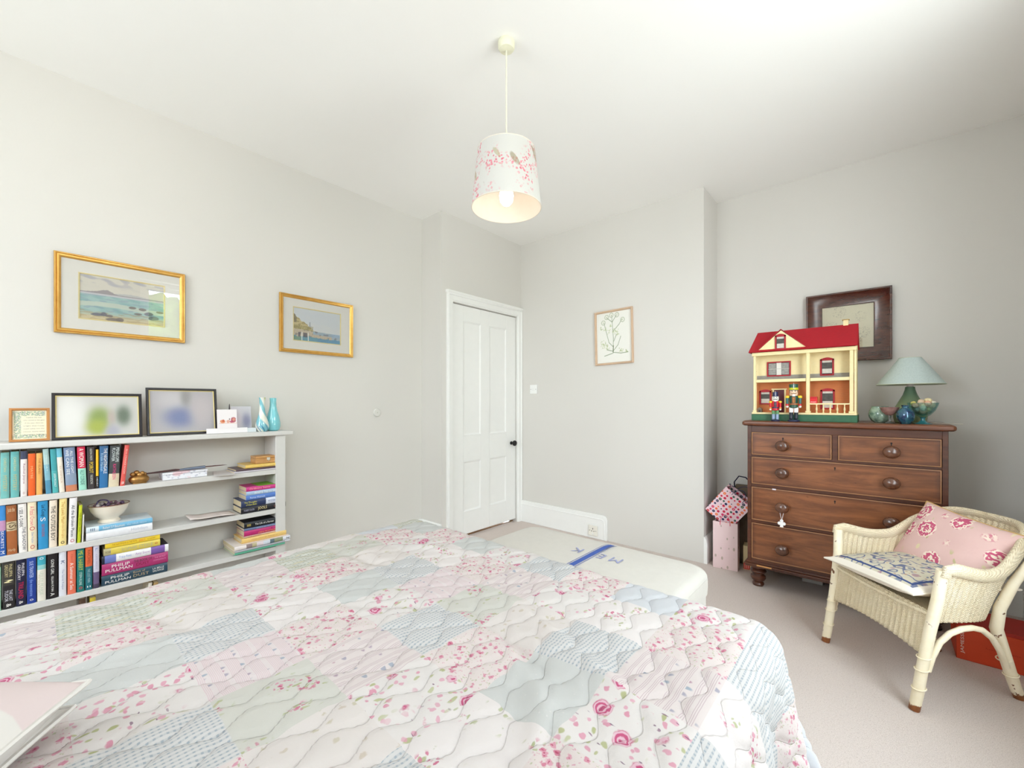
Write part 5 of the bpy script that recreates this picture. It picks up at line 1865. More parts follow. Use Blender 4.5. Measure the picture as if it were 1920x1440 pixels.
# plinth
obj('plinth', MB().box(hx0 - .008, hx1 + .012, fy - .006, ky, 0, .040), M_dgreen, dh, bevel=.0015)
obj('porch_floor', MB().box(hx0 - .006, hx1 + .010, fy - .010, ky, .041, P0), M_dcream, dh, bevel=.0015)
obj('brick_wall', MB().box(hx0 + .006, hx1 - .004, by, by + .006, P0, bz), M_dbrick, dh, smooth=False)
obj('upper_wall', MB().box(hx0 + .006, hx1 - .004, by, by + .006, bz + .018, zc), M_dcream, dh, smooth=False)
obj('wall_strip', MB().box(hx0 + .008, hx1 - .006, by - .003, by, bz + .018, bz + .046), M_dgrey, dh, smooth=False)
obj('side_wall', MB().box(hx0 - .002, hx0 + .006, by - .0, ky, P0, zc), M_dcream, dh, smooth=False)
obj('side_wall', MB().box(hx1 - .004, hx1 + .006, by - .0, ky, P0, zc), M_dcream, dh, smooth=False)
obj('back_wall', MB().box(hx0, hx1, ky - .006, ky, P0, zc), M_dcream, dh, smooth=False)
mb = MB()
mb.box(hx0 + .008, -.334, fy + .006, by, bz, bz + .018)
b1 = obj('balcony', mb, M_dcream, dh, bevel=.001)
obj('balcony_deck', MB().box(hx0 + .008, -.334, fy + .010, by, bz + .018, bz + .0195), M_dgrey, b1, smooth=False)
b2 = obj('balcony', MB().box(-.312, hx1 - .022, fy + .006, by, bz, bz + .018), M_dcream, dh, bevel=.001)
obj('balcony_deck', MB().box(-.312, hx1 - .022, fy + .010, by, bz + .018, bz + .0195), M_dgrey, b2, smooth=False)


def column(x, w):
    mb = MB()
    mb.box(x - w / 2, x + w / 2, fy, fy + w, P0 + .012, zc - .02)
    mb.box(x - w / 2 - .004, x + w / 2 + .004, fy - .004, fy + w + .004, P0, P0 + .012)
    obj('column', mb, M_dcream, dh, bevel=.002)


column(hx0 + .008, .014)
column(-.323, .018)
column(hx1 - .014, .018)
obj('right_pilaster', MB().box(hx1 - .002, hx1 + .008, fy, by, P0, zc), M_dcream, dh, bevel=.001)
obj('eaves_beam', MB().box(hx0 - .006, hx1 + .010, fy - .008, fy + .02, zc - .022, zc), M_dcream, dh, bevel=.0015)
obj('soffit', MB().box(hx0 - .004, hx1 + .008, fy + .0, ky, zc - .004, zc), M_dcream, dh, smooth=False)
# roof: steep front slope up to a flat ridge, hipped left end
rz = 1.612 - HZ
ry = 3.17
mb = MB()
ex0, ex1, ey0 = hx0 - .022, hx1 + .014, fy - .020
A = [(ex0, ey0, zc + .002), (ex1, ey0, zc + .002), (ex1, ry, rz), (ex0 + .022, ry, rz), (ex0 + .022, ky + .01, zc + .002), (ex1, ky + .01, zc + .002)]
th = .006
mb.v = [A[0], A[1], A[2], A[3], (A[0][0], A[0][1], A[0][2] - th), (A[1][0], A[1][1], A[1][2] - th)]
mb = MB()
fr_ = [(ex0, ey0, zc), (ex1, ey0, zc), (ex1, ry, rz), (ex0 + .028, ry, rz)]
nrm = Vector((0, -(rz - zc), (ry - ey0))).normalized() * th
b = 0
mb.v = [tuple(Vector(p)) for p in fr_] + [tuple(Vector(p) + nrm) for p in fr_]
mb.f = [(3, 2, 1, 0), (4, 5, 6, 7), (0, 1, 5, 4), (1, 2, 6, 5), (2, 3, 7, 6), (3, 0, 4, 7)]
mb.mi = [0] * 6
obj('roof_slope', mb, M_roof, dh, smooth=False)
mb = MB()
bk = [(ex0 + .028, ry, rz), (ex1, ry, rz), (ex1, ky + .01, zc), (ex0 + .002, ky + .01, zc)]
nb = Vector((0, (rz - zc), (ky - ry))).normalized() * th
mb.v = [tuple(Vector(p)) for p in bk] + [tuple(Vector(p) + nb) for p in bk]
mb.f = [(3, 2, 1, 0), (4, 5, 6, 7), (0, 1, 5, 4), (1, 2, 6, 5), (2, 3, 7, 6), (3, 0, 4, 7)]
mb.mi = [0] * 6
obj('roof_slope', mb, M_roof, dh, smooth=False)
mb = MB()
mb.v = [(ex0 + .001, ey0, zc), (ex0 + .003, ky + .01, zc), (ex0 + .029, ry, rz), (ex0 + .008, ey0 + .004, zc), (ex0 + .010, ky + .004, zc), (ex0 + .036, ry, rz - .004)]
mb.f = [(0, 1, 2), (5, 4, 3), (0, 3, 4, 1), (1, 4, 5, 2), (2, 5, 3, 0)]
mb.mi = [0] * 5
obj('roof_end', mb, M_roof, dh, smooth=False)
obj('gable_end', MB().prism([(fy, zc), (ky, zc), (ry, rz - .004)], hx1 + .002, hx1 + .007, 'yz'), M_dcream, dh, smooth=False)
# front gable
gx0, gx1, gpx, gpz = -.592, -.318, -.458, 1.602 - HZ
gy = fy - .014
g_ = obj('front_gable', MB().prism([(gx0, zc + .003), (gx1, zc + .003), (gpx, gpz)], gy, gy + .006, 'xz'), M_dcream, dh, smooth=False)


def gy_at(z):
    return ey0 + (ry - ey0) * (z - zc) / (rz - zc)


mb = MB()
for xa, sg in ((gx0 - .006, 1), (gx1 + .006, -1)):
    p1, p2 = (xa, gy - .006, zc + .002), (gpx, gy - .006, gpz + .008)
    p3, p4 = (gpx, gy_at(gpz + .008) + .01, gpz + .008), (xa, gy_at(zc + .002) + .012, zc + .002)
    b = len(mb.v)
    mb.v += [p1, p2, p3, p4] + [(p[0], p[1], p[2] - .004) for p in (p1, p2, p3, p4)]
    for q in ((0, 1, 2, 3), (7, 6, 5, 4), (0, 4, 5, 1), (1, 5, 6, 2), (2, 6, 7, 3), (3, 7, 4, 0)):
        mb.f.append(tuple(b + i for i in q))
        mb.mi.append(0)
obj('gable_roof', mb, M_roof, dh, smooth=False)
c1 = obj('chimney', MB().box(-.162, -.138, 3.16, 3.185, rz - .01, rz + .030), M_dcream, dh, bevel=.001)
obj('chimney_cap', MB().box(-.167, -.133, 3.155, 3.19, rz + .030, rz + .034), pm((180, 150, 90), .6), c1)
M_dark = pm((70, 66, 62), .5, var=.5, vs=60)
M_lace = pm((206, 200, 190), .8, var=.1, vs=90)


def dwindow(x0, x1, z0, z1, y, arch=True, sill=True, wide=False, t_=.008, parent=None):
    zz0, zz1 = z0 - HZ, z1 - HZ
    mb = MB()
    mb.box(x0, x0 + t_, y - .006, y, zz0, zz1).box(x1 - t_, x1, y - .006, y, zz0, zz1).box(x0 + t_, x1 - t_, y - .006, y, zz0, zz0 + t_)
    if arch:
        k = 8
        top = [(x0 + (x1 - x0) * i / k, zz1 + .010 * math.sin(PI * i / k)) for i in range(k + 1)]
        mb.prism([(x1 - t_ * .0, zz1 - t_), (x0, zz1 - t_)] + top, y - .006, y, 'xz')
    else:
        mb.box(x0 + t_, x1 - t_, y - .006, y, zz1 - t_, zz1)
    w_ = obj('window', mb, M_dred, parent or dh, smooth=False)
    obj('window_pane', MB().box(x0 + t_, x1 - t_, y - .002, y - .0008, zz0 + t_, zz1 - t_), M_dark, w_, smooth=False)
    if not wide:
        xm_ = (x0 + x1) / 2
        obj('curtain', MB().box(x0 + t_ + .002, x1 - t_ - .002, y - .003, y - .002, zz0 + t_, zz0 + (zz1 - zz0) * .42), M_lace, w_, smooth=False)
        obj('blind', MB().box(x0 + t_ + .002, x1 - t_ - .002, y - .003, y - .002, zz1 - t_ - .012, zz1 - t_), M_lace, w_, smooth=False)
    else:
        for a, b in ((x0 + t_ + .002, x0 + .050), (x1 - .050, x1 - t_ - .002)):
            obj('curtain', MB().box(a, b, y - .003, y - .002, zz0 + t_ + .003, zz1 - t_ - .003), pm((150, 148, 144), .7, var=.3, vs=90), w_, smooth=False)
        obj('shutter', MB().box((x0 + x1) / 2 - .012, (x0 + x1) / 2 + .014, y - .0045, y - .002, zz0 + t_, zz1 - t_), pm((226, 222, 214), .6), w_, smooth=False)
        obj('glazing_bar', MB().box(x0 + t_, x1 - t_, y - .0048, y - .003, (zz0 + zz1) / 2 - .0015, (zz0 + zz1) / 2 + .0015), pm((190, 186, 178), .6), w_, smooth=False)


KZ = by / 3.08
dwindow(-.548, -.418, 1.324, 1.418, by, arch=False, wide=True)
dwindow(-.270, -.203, 1.318, 1.416, by)
dwindow(-.590, -.524, 1.146, 1.232, by)
dwindow(-.268, -.200, 1.118, 1.232, by)
dwindow(-.489, -.432, 1.484, 1.570, gy, parent=g_)
zd0, zd1 = P0, 1.232 - HZ
mb = MB().box(-.517, -.508, by - .006, by, zd0, zd1 + .006).box(-.453, -.444, by - .006, by, zd0, zd1 + .006).box(-.522, -.439, by - .009, by, zd1 + .006, zd1 + .014)
d_ = obj('door_surround', mb, M_dcream, dh, bevel=.001)
obj('front_door', MB().box(-.508, -.453, by - .002, by - .0005, zd0, zd1 + .006), pm((90, 24, 40), .45), d_, smooth=False)
rx0, rx1 = -.314, hx1 - .022
rt = 1.153 - HZ
rl = obj('porch_railing', MB().box(rx0, rx1, fy, fy + .008, rt - .008, rt), M_dcream, dh, bevel=.001)
for k in range(5):
    x = rx0 + .033 + k * .0325
    z0, z1 = P0, rt - .008
    h_ = z1 - z0
    obj('baluster', MB().lathe([(.004, z0), (.005, z0 + .12 * h_), (.0025, z0 + .2 * h_), (.0055, z0 + .42 * h_), (.0045, z0 + .55 * h_), (.0022, z0 + .8 * h_), (.004, z1)], 10, (x, fy + .004, 0)), M_dcream, rl)

# small things around the dollhouse
t = thing('toy_postbox', 'tiny bright red letter box marked POST on the dollhouse railing', 'toy', (-.296, fy + .020, HZ + rt - .006))
obj('body', MB().box(-.017, .017, -.012, .012, -.0, .036), pm((214, 20, 32), .4, var=.05), t, bevel=.002)
obj('lid', MB().prism([(-.014, .036), (.014, .036), (.010, .046), (-.014, .044)], -.017, .017, 'yz'), pm((200, 16, 28), .4, var=.05), t)
text('POST', inkmat(W_), t, Matrix.Translation((0, -.0124, .013)) @ Matrix.Rotation(R(90), 4, 'X'), width=.026, height=.006)
t = thing('toy_kennel', 'tiny grey-brown kennel at the left foot of the dollhouse porch', 'toy', (-.578, fy + .02, HZ + P0))
M_ken = pm((110, 96, 82), .7, var=.2)
obj('body', MB().box(-.013, .013, -.010, .012, 0, .020), M_ken, t, bevel=.001)
obj('roof', MB().prism([(-.017, .019), (.017, .019), (0, .032)], -.013, .014, 'xz'), pm((128, 110, 92), .7, var=.2), t)
obj('opening', MB().lathe([(.006, 0), (.006, .0008), (.0005, .001)], 12, (0, -.0102, .008), axis='y-'), M_black, t)


def nutcracker(name, label, x, y, h, hat, band, face, coat, trim, arm, cuff, trouser, boot, base, mouth, hatw=1.0):
    """wooden soldier figure of height h"""
    k = h / .23
    t = thing(name, label, 'figurine', (x, y, HZ), (0, 0, R(8)))
    sc = lambda pf: [(r * k, z * k) for r, z in pf]
    P_ = lambda c, g=.35: pm(c, g, var=.06, spec=.5)
    obj('base', MB().lathe(sc([(.030, 0), (.031, .002), (.031, .009), (.029, .011), (.0005, .011)]), 24), P_(base), t)
    for s in (-1, 1):
        lg = obj('leg', MB().lathe(sc([(.0095, .050), (.011, .056), (.0115, .080), (.010, .086), (.0005, .086)]), 14, (s * .0125 * k, 0, 0)), P_(trouser), t)
        obj('boot', MB().lathe(sc([(.010, .014), (.0105, .030), (.0105, .052), (.0115, .055), (.0005, .055)]), 14, (s * .0125 * k, 0, 0)), P_(boot), lg)
        obj('shoe', MB().ball((s * .0135 * k, -.008 * k, .016 * k), .010 * k, 10, sx=.9, sy=1.5, sz=.6), P_(boot), lg)
    obj('coat', MB().lathe(sc([(.019, .082), (.0225, .086), (.021, .104), (.022, .128), (.024, .146), (.021, .154), (.010, .158)]), 20, sy=.85), P_(coat), t)
    obj('belt', MB().lathe(sc([(.0222, .100), (.0232, .102), (.0232, .108), (.0222, .110)]), 20, sy=.87), P_(trim), t)
    obj('chest_panel', MB().box(-.0085 * k, .0085 * k, -.0222 * k, -.019 * k, .112 * k, .148 * k), P_(trim), t, bevel=.001)
    for i in range(3):
        obj('button', MB().ball((0, -.0225 * k, (.118 + i * .011) * k), .0022 * k, 8), P_((236, 204, 90)), t)
    for s in (-1, 1):
        a = obj('arm', MB().lathe(sc([(.007, .104), (.0075, .120), (.0085, .140), (.008, .146)]), 12, (s * .0320 * k, 0, 0)), P_(arm), t)
        obj('epaulette', MB().lathe(sc([(.0105, .142), (.0115, .146), (.011, .154), (.006, .157)]), 14, (s * .0315 * k, 0, 0)), P_((236, 196, 40)), a)
        obj('cuff', MB().lathe(sc([(.0085, .096), (.009, .099), (.0085, .106), (.007, .107)]), 12, (s * .0325 * k, 0, 0)), P_(cuff), a)
        obj('hand', MB().ball((s * .0325 * k, 0, .090 * k), .0078 * k, 10), P_((240, 232, 226)), a)
    hd_ = obj('head', MB().lathe(sc([(.012, .152), (.018, .155), (.0215, .163), (.0220, .178), (.0205, .190), (.014, .193)]), 22, sy=.95), P_(face), t)
    for s in (-1, 1):
        obj('eye', MB().ball((s * .0075 * k, -.0195 * k, .181 * k), .0026 * k, 8, sz=.9), P_((30, 30, 36)), hd_)
        obj('eyebrow', MB().tube([(s * .004 * k, -.0212 * k, .1855 * k), (s * .008 * k, -.0208 * k, .1875 * k), (s * .013 * k, -.018 * k, .186 * k)], .0011 * k, 6), P_((30, 26, 30)), hd_)
    obj('nose', MB().ball((0, -.0222 * k, .1755 * k), .0035 * k, 10), P_([min(255, c + 4) for c in face]), hd_)
    obj('moustache', MB().tube([(-.015 * k, -.0170 * k, .172 * k), (-.008 * k, -.0215 * k, .168 * k), (0, -.0226 * k, .1695 * k), (.008 * k, -.0215 * k, .168 * k), (.015 * k, -.0170 * k, .172 * k)],
                               [.001 * k, .0024 * k, .0020 * k, .0024 * k, .001 * k], 8), P_(mouth), hd_)
    obj('jaw', MB().box(-.007 * k, .007 * k, -.0235 * k, -.019 * k, .152 * k, .1635 * k), P_((244, 240, 236)), hd_, bevel=.001)
    obj('hair', MB().lathe(sc([(.0225, .165), (.0232, .180), (.0215, .191)]), 22, (0, .002 * k, 0), sx=1.0, sy=.92), P_((232, 230, 226) if mouth[0] < 60 else (120, 84, 60)), hd_).scale = (1, 1, 1)
    ht = obj('hat', MB().lathe(sc([(.0225 * hatw, .189), (.0232 * hatw, .191), (.0225 * hatw, .205), (.0240 * hatw, .222), (.0225 * hatw, .225), (.0005, .226)]), 24), P_(hat), t)
    obj('hat_band', MB().lathe(sc([(.0236 * hatw, .191), (.0242 * hatw, .193), (.0240 * hatw, .202), (.0232 * hatw, .204)]), 24), P_(band), ht)
    obj('plume', MB().tube([(0, -.0245 * k * hatw, .196 * k), (0, -.0255 * k * hatw, .215 * k), (0, -.018 * k * hatw, .232 * k)], [.0014 * k, .0018 * k, .001 * k], 6), P_((226, 226, 232)), ht)
    return t


nutcracker('nutcracker', 'smaller wooden nutcracker soldier in a red coat with a white face', -.482, 3.012, .182, (28, 36, 78), (28, 36, 78), (236, 232, 224), (206, 24, 40), (60, 50, 80), (206, 24, 40), (224, 150, 60),
           (90, 140, 90), (150, 166, 196), (34, 40, 70), (34, 30, 36), .82)
nutcracker('nutcracker', 'taller wooden nutcracker soldier in a green coat with yellow epaulettes', -.388, 3.012, .228, (34, 84, 66), (196, 196, 30), (240, 206, 176), (26, 78, 60), (150, 90, 50), (48, 100, 96), (200, 40, 50),
           (240, 236, 236), (40, 44, 56), (32, 44, 72), (150, 110, 86), 1.0)

# ================================================================== table lamp and glass on the chest
t = thing('table_lamp', 'green ceramic table lamp with a pale blue-green coolie shade', 'lamp', (.128, 3.235, HZ))
n = NT('green_glaze', .3, 0, .5)
sz_ = n.xyz(n.obj())[2]
c_ = n.mix(n.ss(sz_, .03, .19), lin((150, 160, 112)), lin((96, 122, 100)))
c_ = n.mix(n.mul(n.noise(n.obj(), 60.0, 4)[0], .35), c_, lin((84, 108, 88)))
n.color(c_)
obj('base', MB().lathe([(.060, 0), (.066, .004), (.071, .030), (.070, .058), (.062, .090), (.047, .122), (.031, .155), (.022, .185), (.0205, .200), (.012, .202)], 36), n.m, t)
obj('lamp_holder', MB().lathe([(.0125, .200), (.0145, .203), (.0145, .232), (.012, .236)], 18), pm((206, 198, 192), .5), t)
n = NT('mottled_shade', .8, 0, .2)
k_ = n.noise(n.obj(), 160.0, 3, .7)[0]
n.color(n.mix(k_, lin((158, 174, 172)), lin((204, 214, 210))))
shp = lampshade(t, .144, .047, .214, .362, n.m, pm((190, 196, 176), .8), name='shade')
shp['label'] = 'coolie lamp shade in mottled pale blue-green'
mb = MB()
for k in range(3):
    a = k * 2 * PI / 3
    mb.tube([(.012 * math.cos(a), .012 * math.sin(a), .232), (.05 * math.cos(a), .05 * math.sin(a), .352)], .0012, 6)
obj('shade_carrier', mb, M_white, t)
tag(obj('lamp_cable', MB().tube([(.0, 0, .0025), (.05, -.01, .0025), (.10, -.05, .0025), (.128, -.085, .003)], .0022, 8), pm((206, 196, 184), .5), None, (.190, 3.20, HZ)), 'thin white cable trailing over the right end of the chest top', 'cable')

n = NT('mottled_green_glass', .15, 0, .5)
k_ = n.noise(n.warp(n.obj(), 12.0, .03), 26.0, 5, .65)[0]
n.color(n.mix(n.ss(k_, .35, .65), lin((84, 118, 104)), lin((170, 194, 172))))
n.b.inputs['Coat Weight'].default_value = .8
t = thing('glass_bowl', 'round mottled green glass bowl left of the lamp', 'bowl', (.000, 3.165, HZ))
obj('body', MB().lathe([(.0005, .002), (.022, 0), (.036, .010), (.047, .030), (.050, .048), (.046, .068), (.037, .085), (.038, .091), (.040, .092), (.036, .0925), (.034, .085), (.043, .066), (.046, .048), (.040, .026), (.0005, .008)], 36), n.m, t)
# small stemmed dish
n = NT('mauve_glass', .12, 0, .6)
k_ = n.noise(n.obj(), 60.0, 3)[0]
n.color(n.mix(k_, lin((116, 76, 72)), lin((176, 140, 130))))
t = thing('stemmed_dish', 'small mauve pressed-glass dish on a clear stem', 'dish', (.040, 3.085, HZ))
obj('bowl', MB().lathe([(.006, .042), (.018, .047), (.032, .062), (.041, .083), (.0425, .088), (.039, .085), (.030, .066), (.016, .052), (.0005, .049)], 32), n.m, t)
n = NT('stem_glass', .05, 0, .6)
n.color(lin((190, 190, 184)))
n.b.inputs['Transmission Weight'].default_value = .8
obj('stem', MB().lathe([(.022, 0), (.023, .002), (.012, .006), (.005, .012), (.0045, .030), (.008, .036), (.006, .043)], 24), n.m, t)
# iridescent blue vase
n = NT('iridescent_blue', .12, .45, .7)
v_ = n.warp(n.obj(), 30.0, .02)
k_ = n.noise(v_, 28.0, 4)[0]
c_ = n.mix(n.ss(k_, .35, .6), lin((18, 44, 96)), lin((40, 110, 130)))
c_ = n.mix(n.ss(k_, .62, .72, 0, .8), c_, lin((130, 160, 150)))
n.color(c_)
n.b.inputs['Coat Weight'].default_value = 1.0
t = thing('blue_vase', 'small round iridescent dark blue vase at the chest front edge', 'vase', (.103, 3.045, HZ))
obj('body', MB().lathe([(.0005, .001), (.019, 0), (.021, .003), (.033, .022), (.0375, .042), (.035, .062), (.025, .078), (.015, .086), (.0145, .090), (.019, .099), (.0165, .099), (.012, .090), (.0005, .08)], 36), n.m, t)
# teal glass comport with shells
t = thing('glass_comport', 'teal glass footed bowl heaped with pale shells beside the lamp', 'bowl', (.172, 3.105, HZ))
M_teal = glass_mat((222, 241, 241), .08, 'teal_glass', .03)
obj('bowl', MB().lathe([(.0005, .034), (.014, .036), (.030, .048), (.048, .070), (.059, .098), (.062, .112), (.0595, .112), (.056, .098), (.045, .073), (.028, .053), (.0005, .042)], 40), M_teal, t)
obj('foot', MB().lathe([(.036, 0), (.037, .003), (.020, .008), (.009, .018), (.008, .028), (.014, .035), (.0005, .036)], 32), pm((50, 120, 128), .15, var=.1, spec=.6), t)
rs = np.random.RandomState(9)
spots = [(0, 0, .062, .020), (.02, .005, .072, .018), (-.02, .008, .070, .019), (.0, -.022, .074, .018), (.012, .022, .074, .017), (-.03, -.01, .088, .016), (.032, -.012, .090, .017), (.005, .0, .092, .022), (.030, .018, .092, .016), (-.012, .026, .094, .016),
         (-.036, .010, .100, .014), (.018, -.020, .100, .017), (-.008, -.012, .108, .016), (.020, .006, .116, .016), (.040, .0, .104, .012)]
sc_ = [(226, 196, 166), (232, 216, 170), (214, 206, 190), (196, 200, 178), (224, 206, 120), (232, 180, 150)]
for k, (x, y, z, r) in enumerate(spots):
    mb = MB()
    pf = []
    m_ = 9
    for i in range(m_ + 1):
        a = PI * i / m_
        pf.append((max(r * .8 * math.sin(a) * (1 + .07 * (-1) ** i), 1e-4), -r * math.cos(a)))
    mb.lathe(pf, 14, cap=False)
    tag(obj('shell', mb, pm(sc_[k % 6], .55, var=.12, vs=80), None, (.172 + x, 3.105 + y, HZ + z + .008), (rs.uniform(0, 3), rs.uniform(0, 3), rs.uniform(0, 3))), 'pale seashell heaped in the teal glass footed bowl', 'shell', 'shells in the glass bowl')

# ================================================================== wicker chair
CH = thing('wicker_chair', 'cream painted woven tub armchair with worn legs in front of the chest', 'chair', (-.047, 2.366, 0), (0, 0, R(-49.7)))


def weave_mat():
    n = NT('painted_weave', .6, 0, .3)
    uv = n.uv()
    s = n.xyz(uv)
    rib = n.sin(n.mul(s[0], 2 * PI / .0105))
    row = n.sin(n.add(n.mul(s[1], 2 * PI / .0062), n.mul(n.ma('SIGN', rib), PI / 2)))
    big = n.sin(n.mul(s[0], 2 * PI / .021))
    c = n.mix(n.noise(n.obj(), 12.0, 4)[0], lin((232, 214, 176)), lin((246, 236, 214)))
    c = n.mix(n.ss(row, -.95, -.2, .42, 0), c, lin((150, 116, 62)))  # yellow shade between the strands, painted into the weave colour
    n.color(c)
    n.bump(n.add(n.mul(row, .5), n.mul(n.ab(rib), .5)), .7, .003)
    return n.m


def cane_mat():
    n = NT('worn_cane_paint', .5, 0, .35)
    k = n.noise(n.obj(), 22.0, 5, .6)[0]
    z = n.xyz(n.obj())[2]
    c = n.mix(k, lin((230, 214, 176)), lin((246, 238, 220)))
    c = n.mix(n.ss(k, .645, .665), c, lin((112, 72, 44)))
    foot = n.ss(n.add(z, n.mul(n.noise(n.obj(), 60.0, 3)[0], .03)), .034, .040, 1, 0)
    c = n.mix(foot, c, n.mix(n.noise(n.obj(), 90.0)[0], lin((96, 54, 30)), lin((160, 98, 54))))
    n.color(c)
    n.bump(k, .15, .002)
    return n.m


M_weave, M_cane = weave_mat(), cane_mat()


def c_lerp(z, tbl):
    zs = [a for a, _ in tbl]
    return np.interp(z, zs, [b for _, b in tbl])


def c_a(z): return c_lerp(z, [(.25, .232), (.40, .246), (.53, .262), (.72, .290)])
def c_yf(z): return c_lerp(z, [(.0, .0), (.53, .085), (.8, .12)])
def c_yb(z): return c_lerp(z, [(.25, .350), (.40, .410), (.53, .475), (.72, .560)])


def c_top(th):
    k = np.abs(np.sin(th))
    q = np.clip((k - .50) / .50, 0, 1)
    q = q * q * (3 - 2 * q)
    return .540 - .030 * np.sin(PI * np.clip(k / .7, 0, 1)) + .120 * q


def c_pt(th, z):
    x = c_a(z) * np.sign(np.cos(th)) * np.abs(np.cos(th)) ** .74
    y = c_yf(z) + (c_yb(z) - c_yf(z)) * np.abs(np.sin(th)) ** .80
    return x, y


nt, nz = 420, 30
th = np.linspace(0, PI, nt)
# even spacing along the seat-level curve
xx, yy = c_pt(th, np.full(nt, .45))
L = np.concatenate([[0], np.cumsum(np.hypot(np.diff(xx), np.diff(yy)))])
th = np.interp(np.linspace(0, L[-1], nt), L, th)
arc = np.linspace(0, L[-1], nt)
TH, VV = np.meshgrid(th, np.linspace(0, 1, nz), indexing='ij')
AR = np.repeat(arc[:, None], nz, 1)
zb = .335 - .030 * np.sin(TH) ** 2
ZZ = zb + (c_top(TH) - zb) * VV
X, Y = c_pt(TH, ZZ)
nxn = np.cos(TH)
nyn = np.sin(TH)
rb = .0030 * np.sin(AR * 2 * PI / .0225)
X, Y = X + nxn * rb, Y + nyn * rb
UV = np.stack([AR, ZZ], -1)
shell = gridmesh('woven_shell', np.stack([X, Y, ZZ], -1), UV, M_weave, parent=CH)
md = shell.modifiers.new('s', 'SOLIDIFY')
md.thickness = .007
md.offset = 0
# front apron
u = np.linspace(-.222, .222, 140)
v = np.linspace(0, 1, 14)
U_, V_ = np.meshgrid(u, v, indexing='ij')
zl = .205 + .020 * np.cos(U_ / .222 * PI / 2)
Z_ = zl + (.372 - zl) * V_
Y_ = c_yf(Z_) - .006 + .0030 * np.sin(U_ * 2 * PI / .0225)
ap = gridmesh('front_apron', np.stack([U_, Y_, Z_], -1), np.stack([U_, Z_], -1), M_weave, parent=CH)
md = ap.modifiers.new('s', 'SOLIDIFY')
md.thickness = .006
# seat
k = 30
U_, V_ = np.meshgrid(np.linspace(-1, 1, 60), np.linspace(0, 1, 40), indexing='ij')
ysx = .045 + (.395 - .045) * V_
hwx = .236 * (1 - .50 * np.clip((V_ - .35) / .65, 0, 1) ** 2)
seat = gridmesh('seat', np.stack([U_ * hwx, ysx, np.full_like(U_, .368) - .010 * (1 - U_ ** 2)], -1), np.stack([U_ * .236, ysx], -1), M_weave, parent=CH)
md = seat.modifiers.new('s', 'SOLIDIFY')
md.thickness = .012
# rolled rim
rt_ = np.linspace(0, PI, 90)
rp = []
for a in rt_:
    z = float(c_top(a))
    x, y = c_pt(a, z)
    rp.append((float(x) + .004 * math.cos(a), float(y), z + .004))
rim = MB().tube([(rp[0][0], rp[0][1] - .012, rp[0][2] - .03), (rp[0][0] + .001, rp[0][1] - .008, rp[0][2] - .006)] + rp[1:-1] + [(rp[-1][0] - .001, rp[-1][1] - .008, rp[-1][2] - .006), (rp[-1][0], rp[-1][1] - .012, rp[-1][2] - .03)],
                [.016, .019] + [.0185 + .006 * abs(math.cos(a)) for a in rt_[1:-1]] + [.019, .016], 16, flat=.72)
rm = obj('woven_rim', rim, M_weave, CH)
me = rm.data
ul = me.uv_layers.new(name='UVMap')
for lp in me.loops:
    c = me.vertices[lp.vertex_index].co
    ul.data[lp.index].uv = (c.x + c.y, c.z * 1.0 + (c.x - c.y) * .7)
# legs
for s in (1, -1):
    pts = [(s * .228, -.004, 0), (s * .229, .008, .06), (s * .231, .026, .17), (s * .235, .048, .30), (s * .244, .068, .42), (s * .254, .076, .535)]
    lg = obj('leg', MB().tube(pts, [.0165, .018, .0175, .0185, .019, .018], 16), M_cane, CH)
    for z, y in ((.085, .012), (.155, .023), (.20, .031)):
        obj('cane_binding', MB().tube([((s * .2300 + .0205 * math.cos(a)), y + .0205 * math.sin(a), z + .003 * math.sin(a)) for a in np.linspace(0, 2 * PI, 18, endpoint=False)], .0022, 6, closed=True), M_cane, lg)
    pts = [(s * .162, .464, 0), (s * .166, .435, .07), (s * .174, .392, .18), (s * .184, .350, .285), (s * .198, .348, .37), (s * .216, .378, .47), (s * .232, .420, .56)]
    lg = obj('leg', MB().tube(pts, [.0165, .0185, .0195, .0195, .018, .016, .013], 16), M_cane, CH)
    for z, y in ((.10, .421), (.16, .395)):
        obj('cane_binding', MB().tube([((s * .1705 + .0215 * math.cos(a)), y + .0215 * math.sin(a), z + .004 * math.sin(a)) for a in np.linspace(0, 2 * PI, 18, endpoint=False)], .0022, 6, closed=True), M_cane, lg)
    pts = [(s * .233, .042, .150), (s * .236, .056, .205), (s * .237, .082, .258), (s * .237, .120, .292), (s * .235, .165, .308), (s * .230, .210, .310), (s * .222, .255, .298), (s * .210, .305, .262), (s * .194, .352, .205), (s * .180, .396, .135)]
    obj('arched_brace', MB().tube(pts, .0105, 12), M_cane, CH)

# seat cushion
n = NT('tapestry_cushion', .9, 0, .15)
uv = n.uv()
s = n.xyz(uv)
w = n.warp(uv, 16.0, .03)
c_ = n.mix(n.noise(uv, 30.0, 3)[0], lin((190, 184, 164)), lin((212, 203, 182)))
f_ = n.sin(n.mul(n.noise(w, 11.0, 1)[0], 40.0))
c_ = n.mix(n.ss(f_, .70, .90, 0, .85), c_, lin((82, 96, 138)))
vo = n.voro(w, 24.0)
c_ = n.mix(n.ss(vo[0], .20, .34, .85, 0), c_, n.mix(n.xyz(vo[1])[0], lin((168, 130, 140)), lin((104, 122, 144))))
vo = n.voro(w, 46.0)
c_ = n.mix(n.ss(vo[0], .18, .28, .75, 0), c_, n.mix(n.xyz(vo[1])[0], lin((190, 150, 120)), lin((70, 84, 128))))
e1 = n.mx(n.ab(s[0]), n.ab(s[1]))
ln_ = n.ss(n.ab(n.sub(e1, .172)), .003, .006, 1, 0)
c_ = n.mix(ln_, c_, lin((62, 78, 124)))
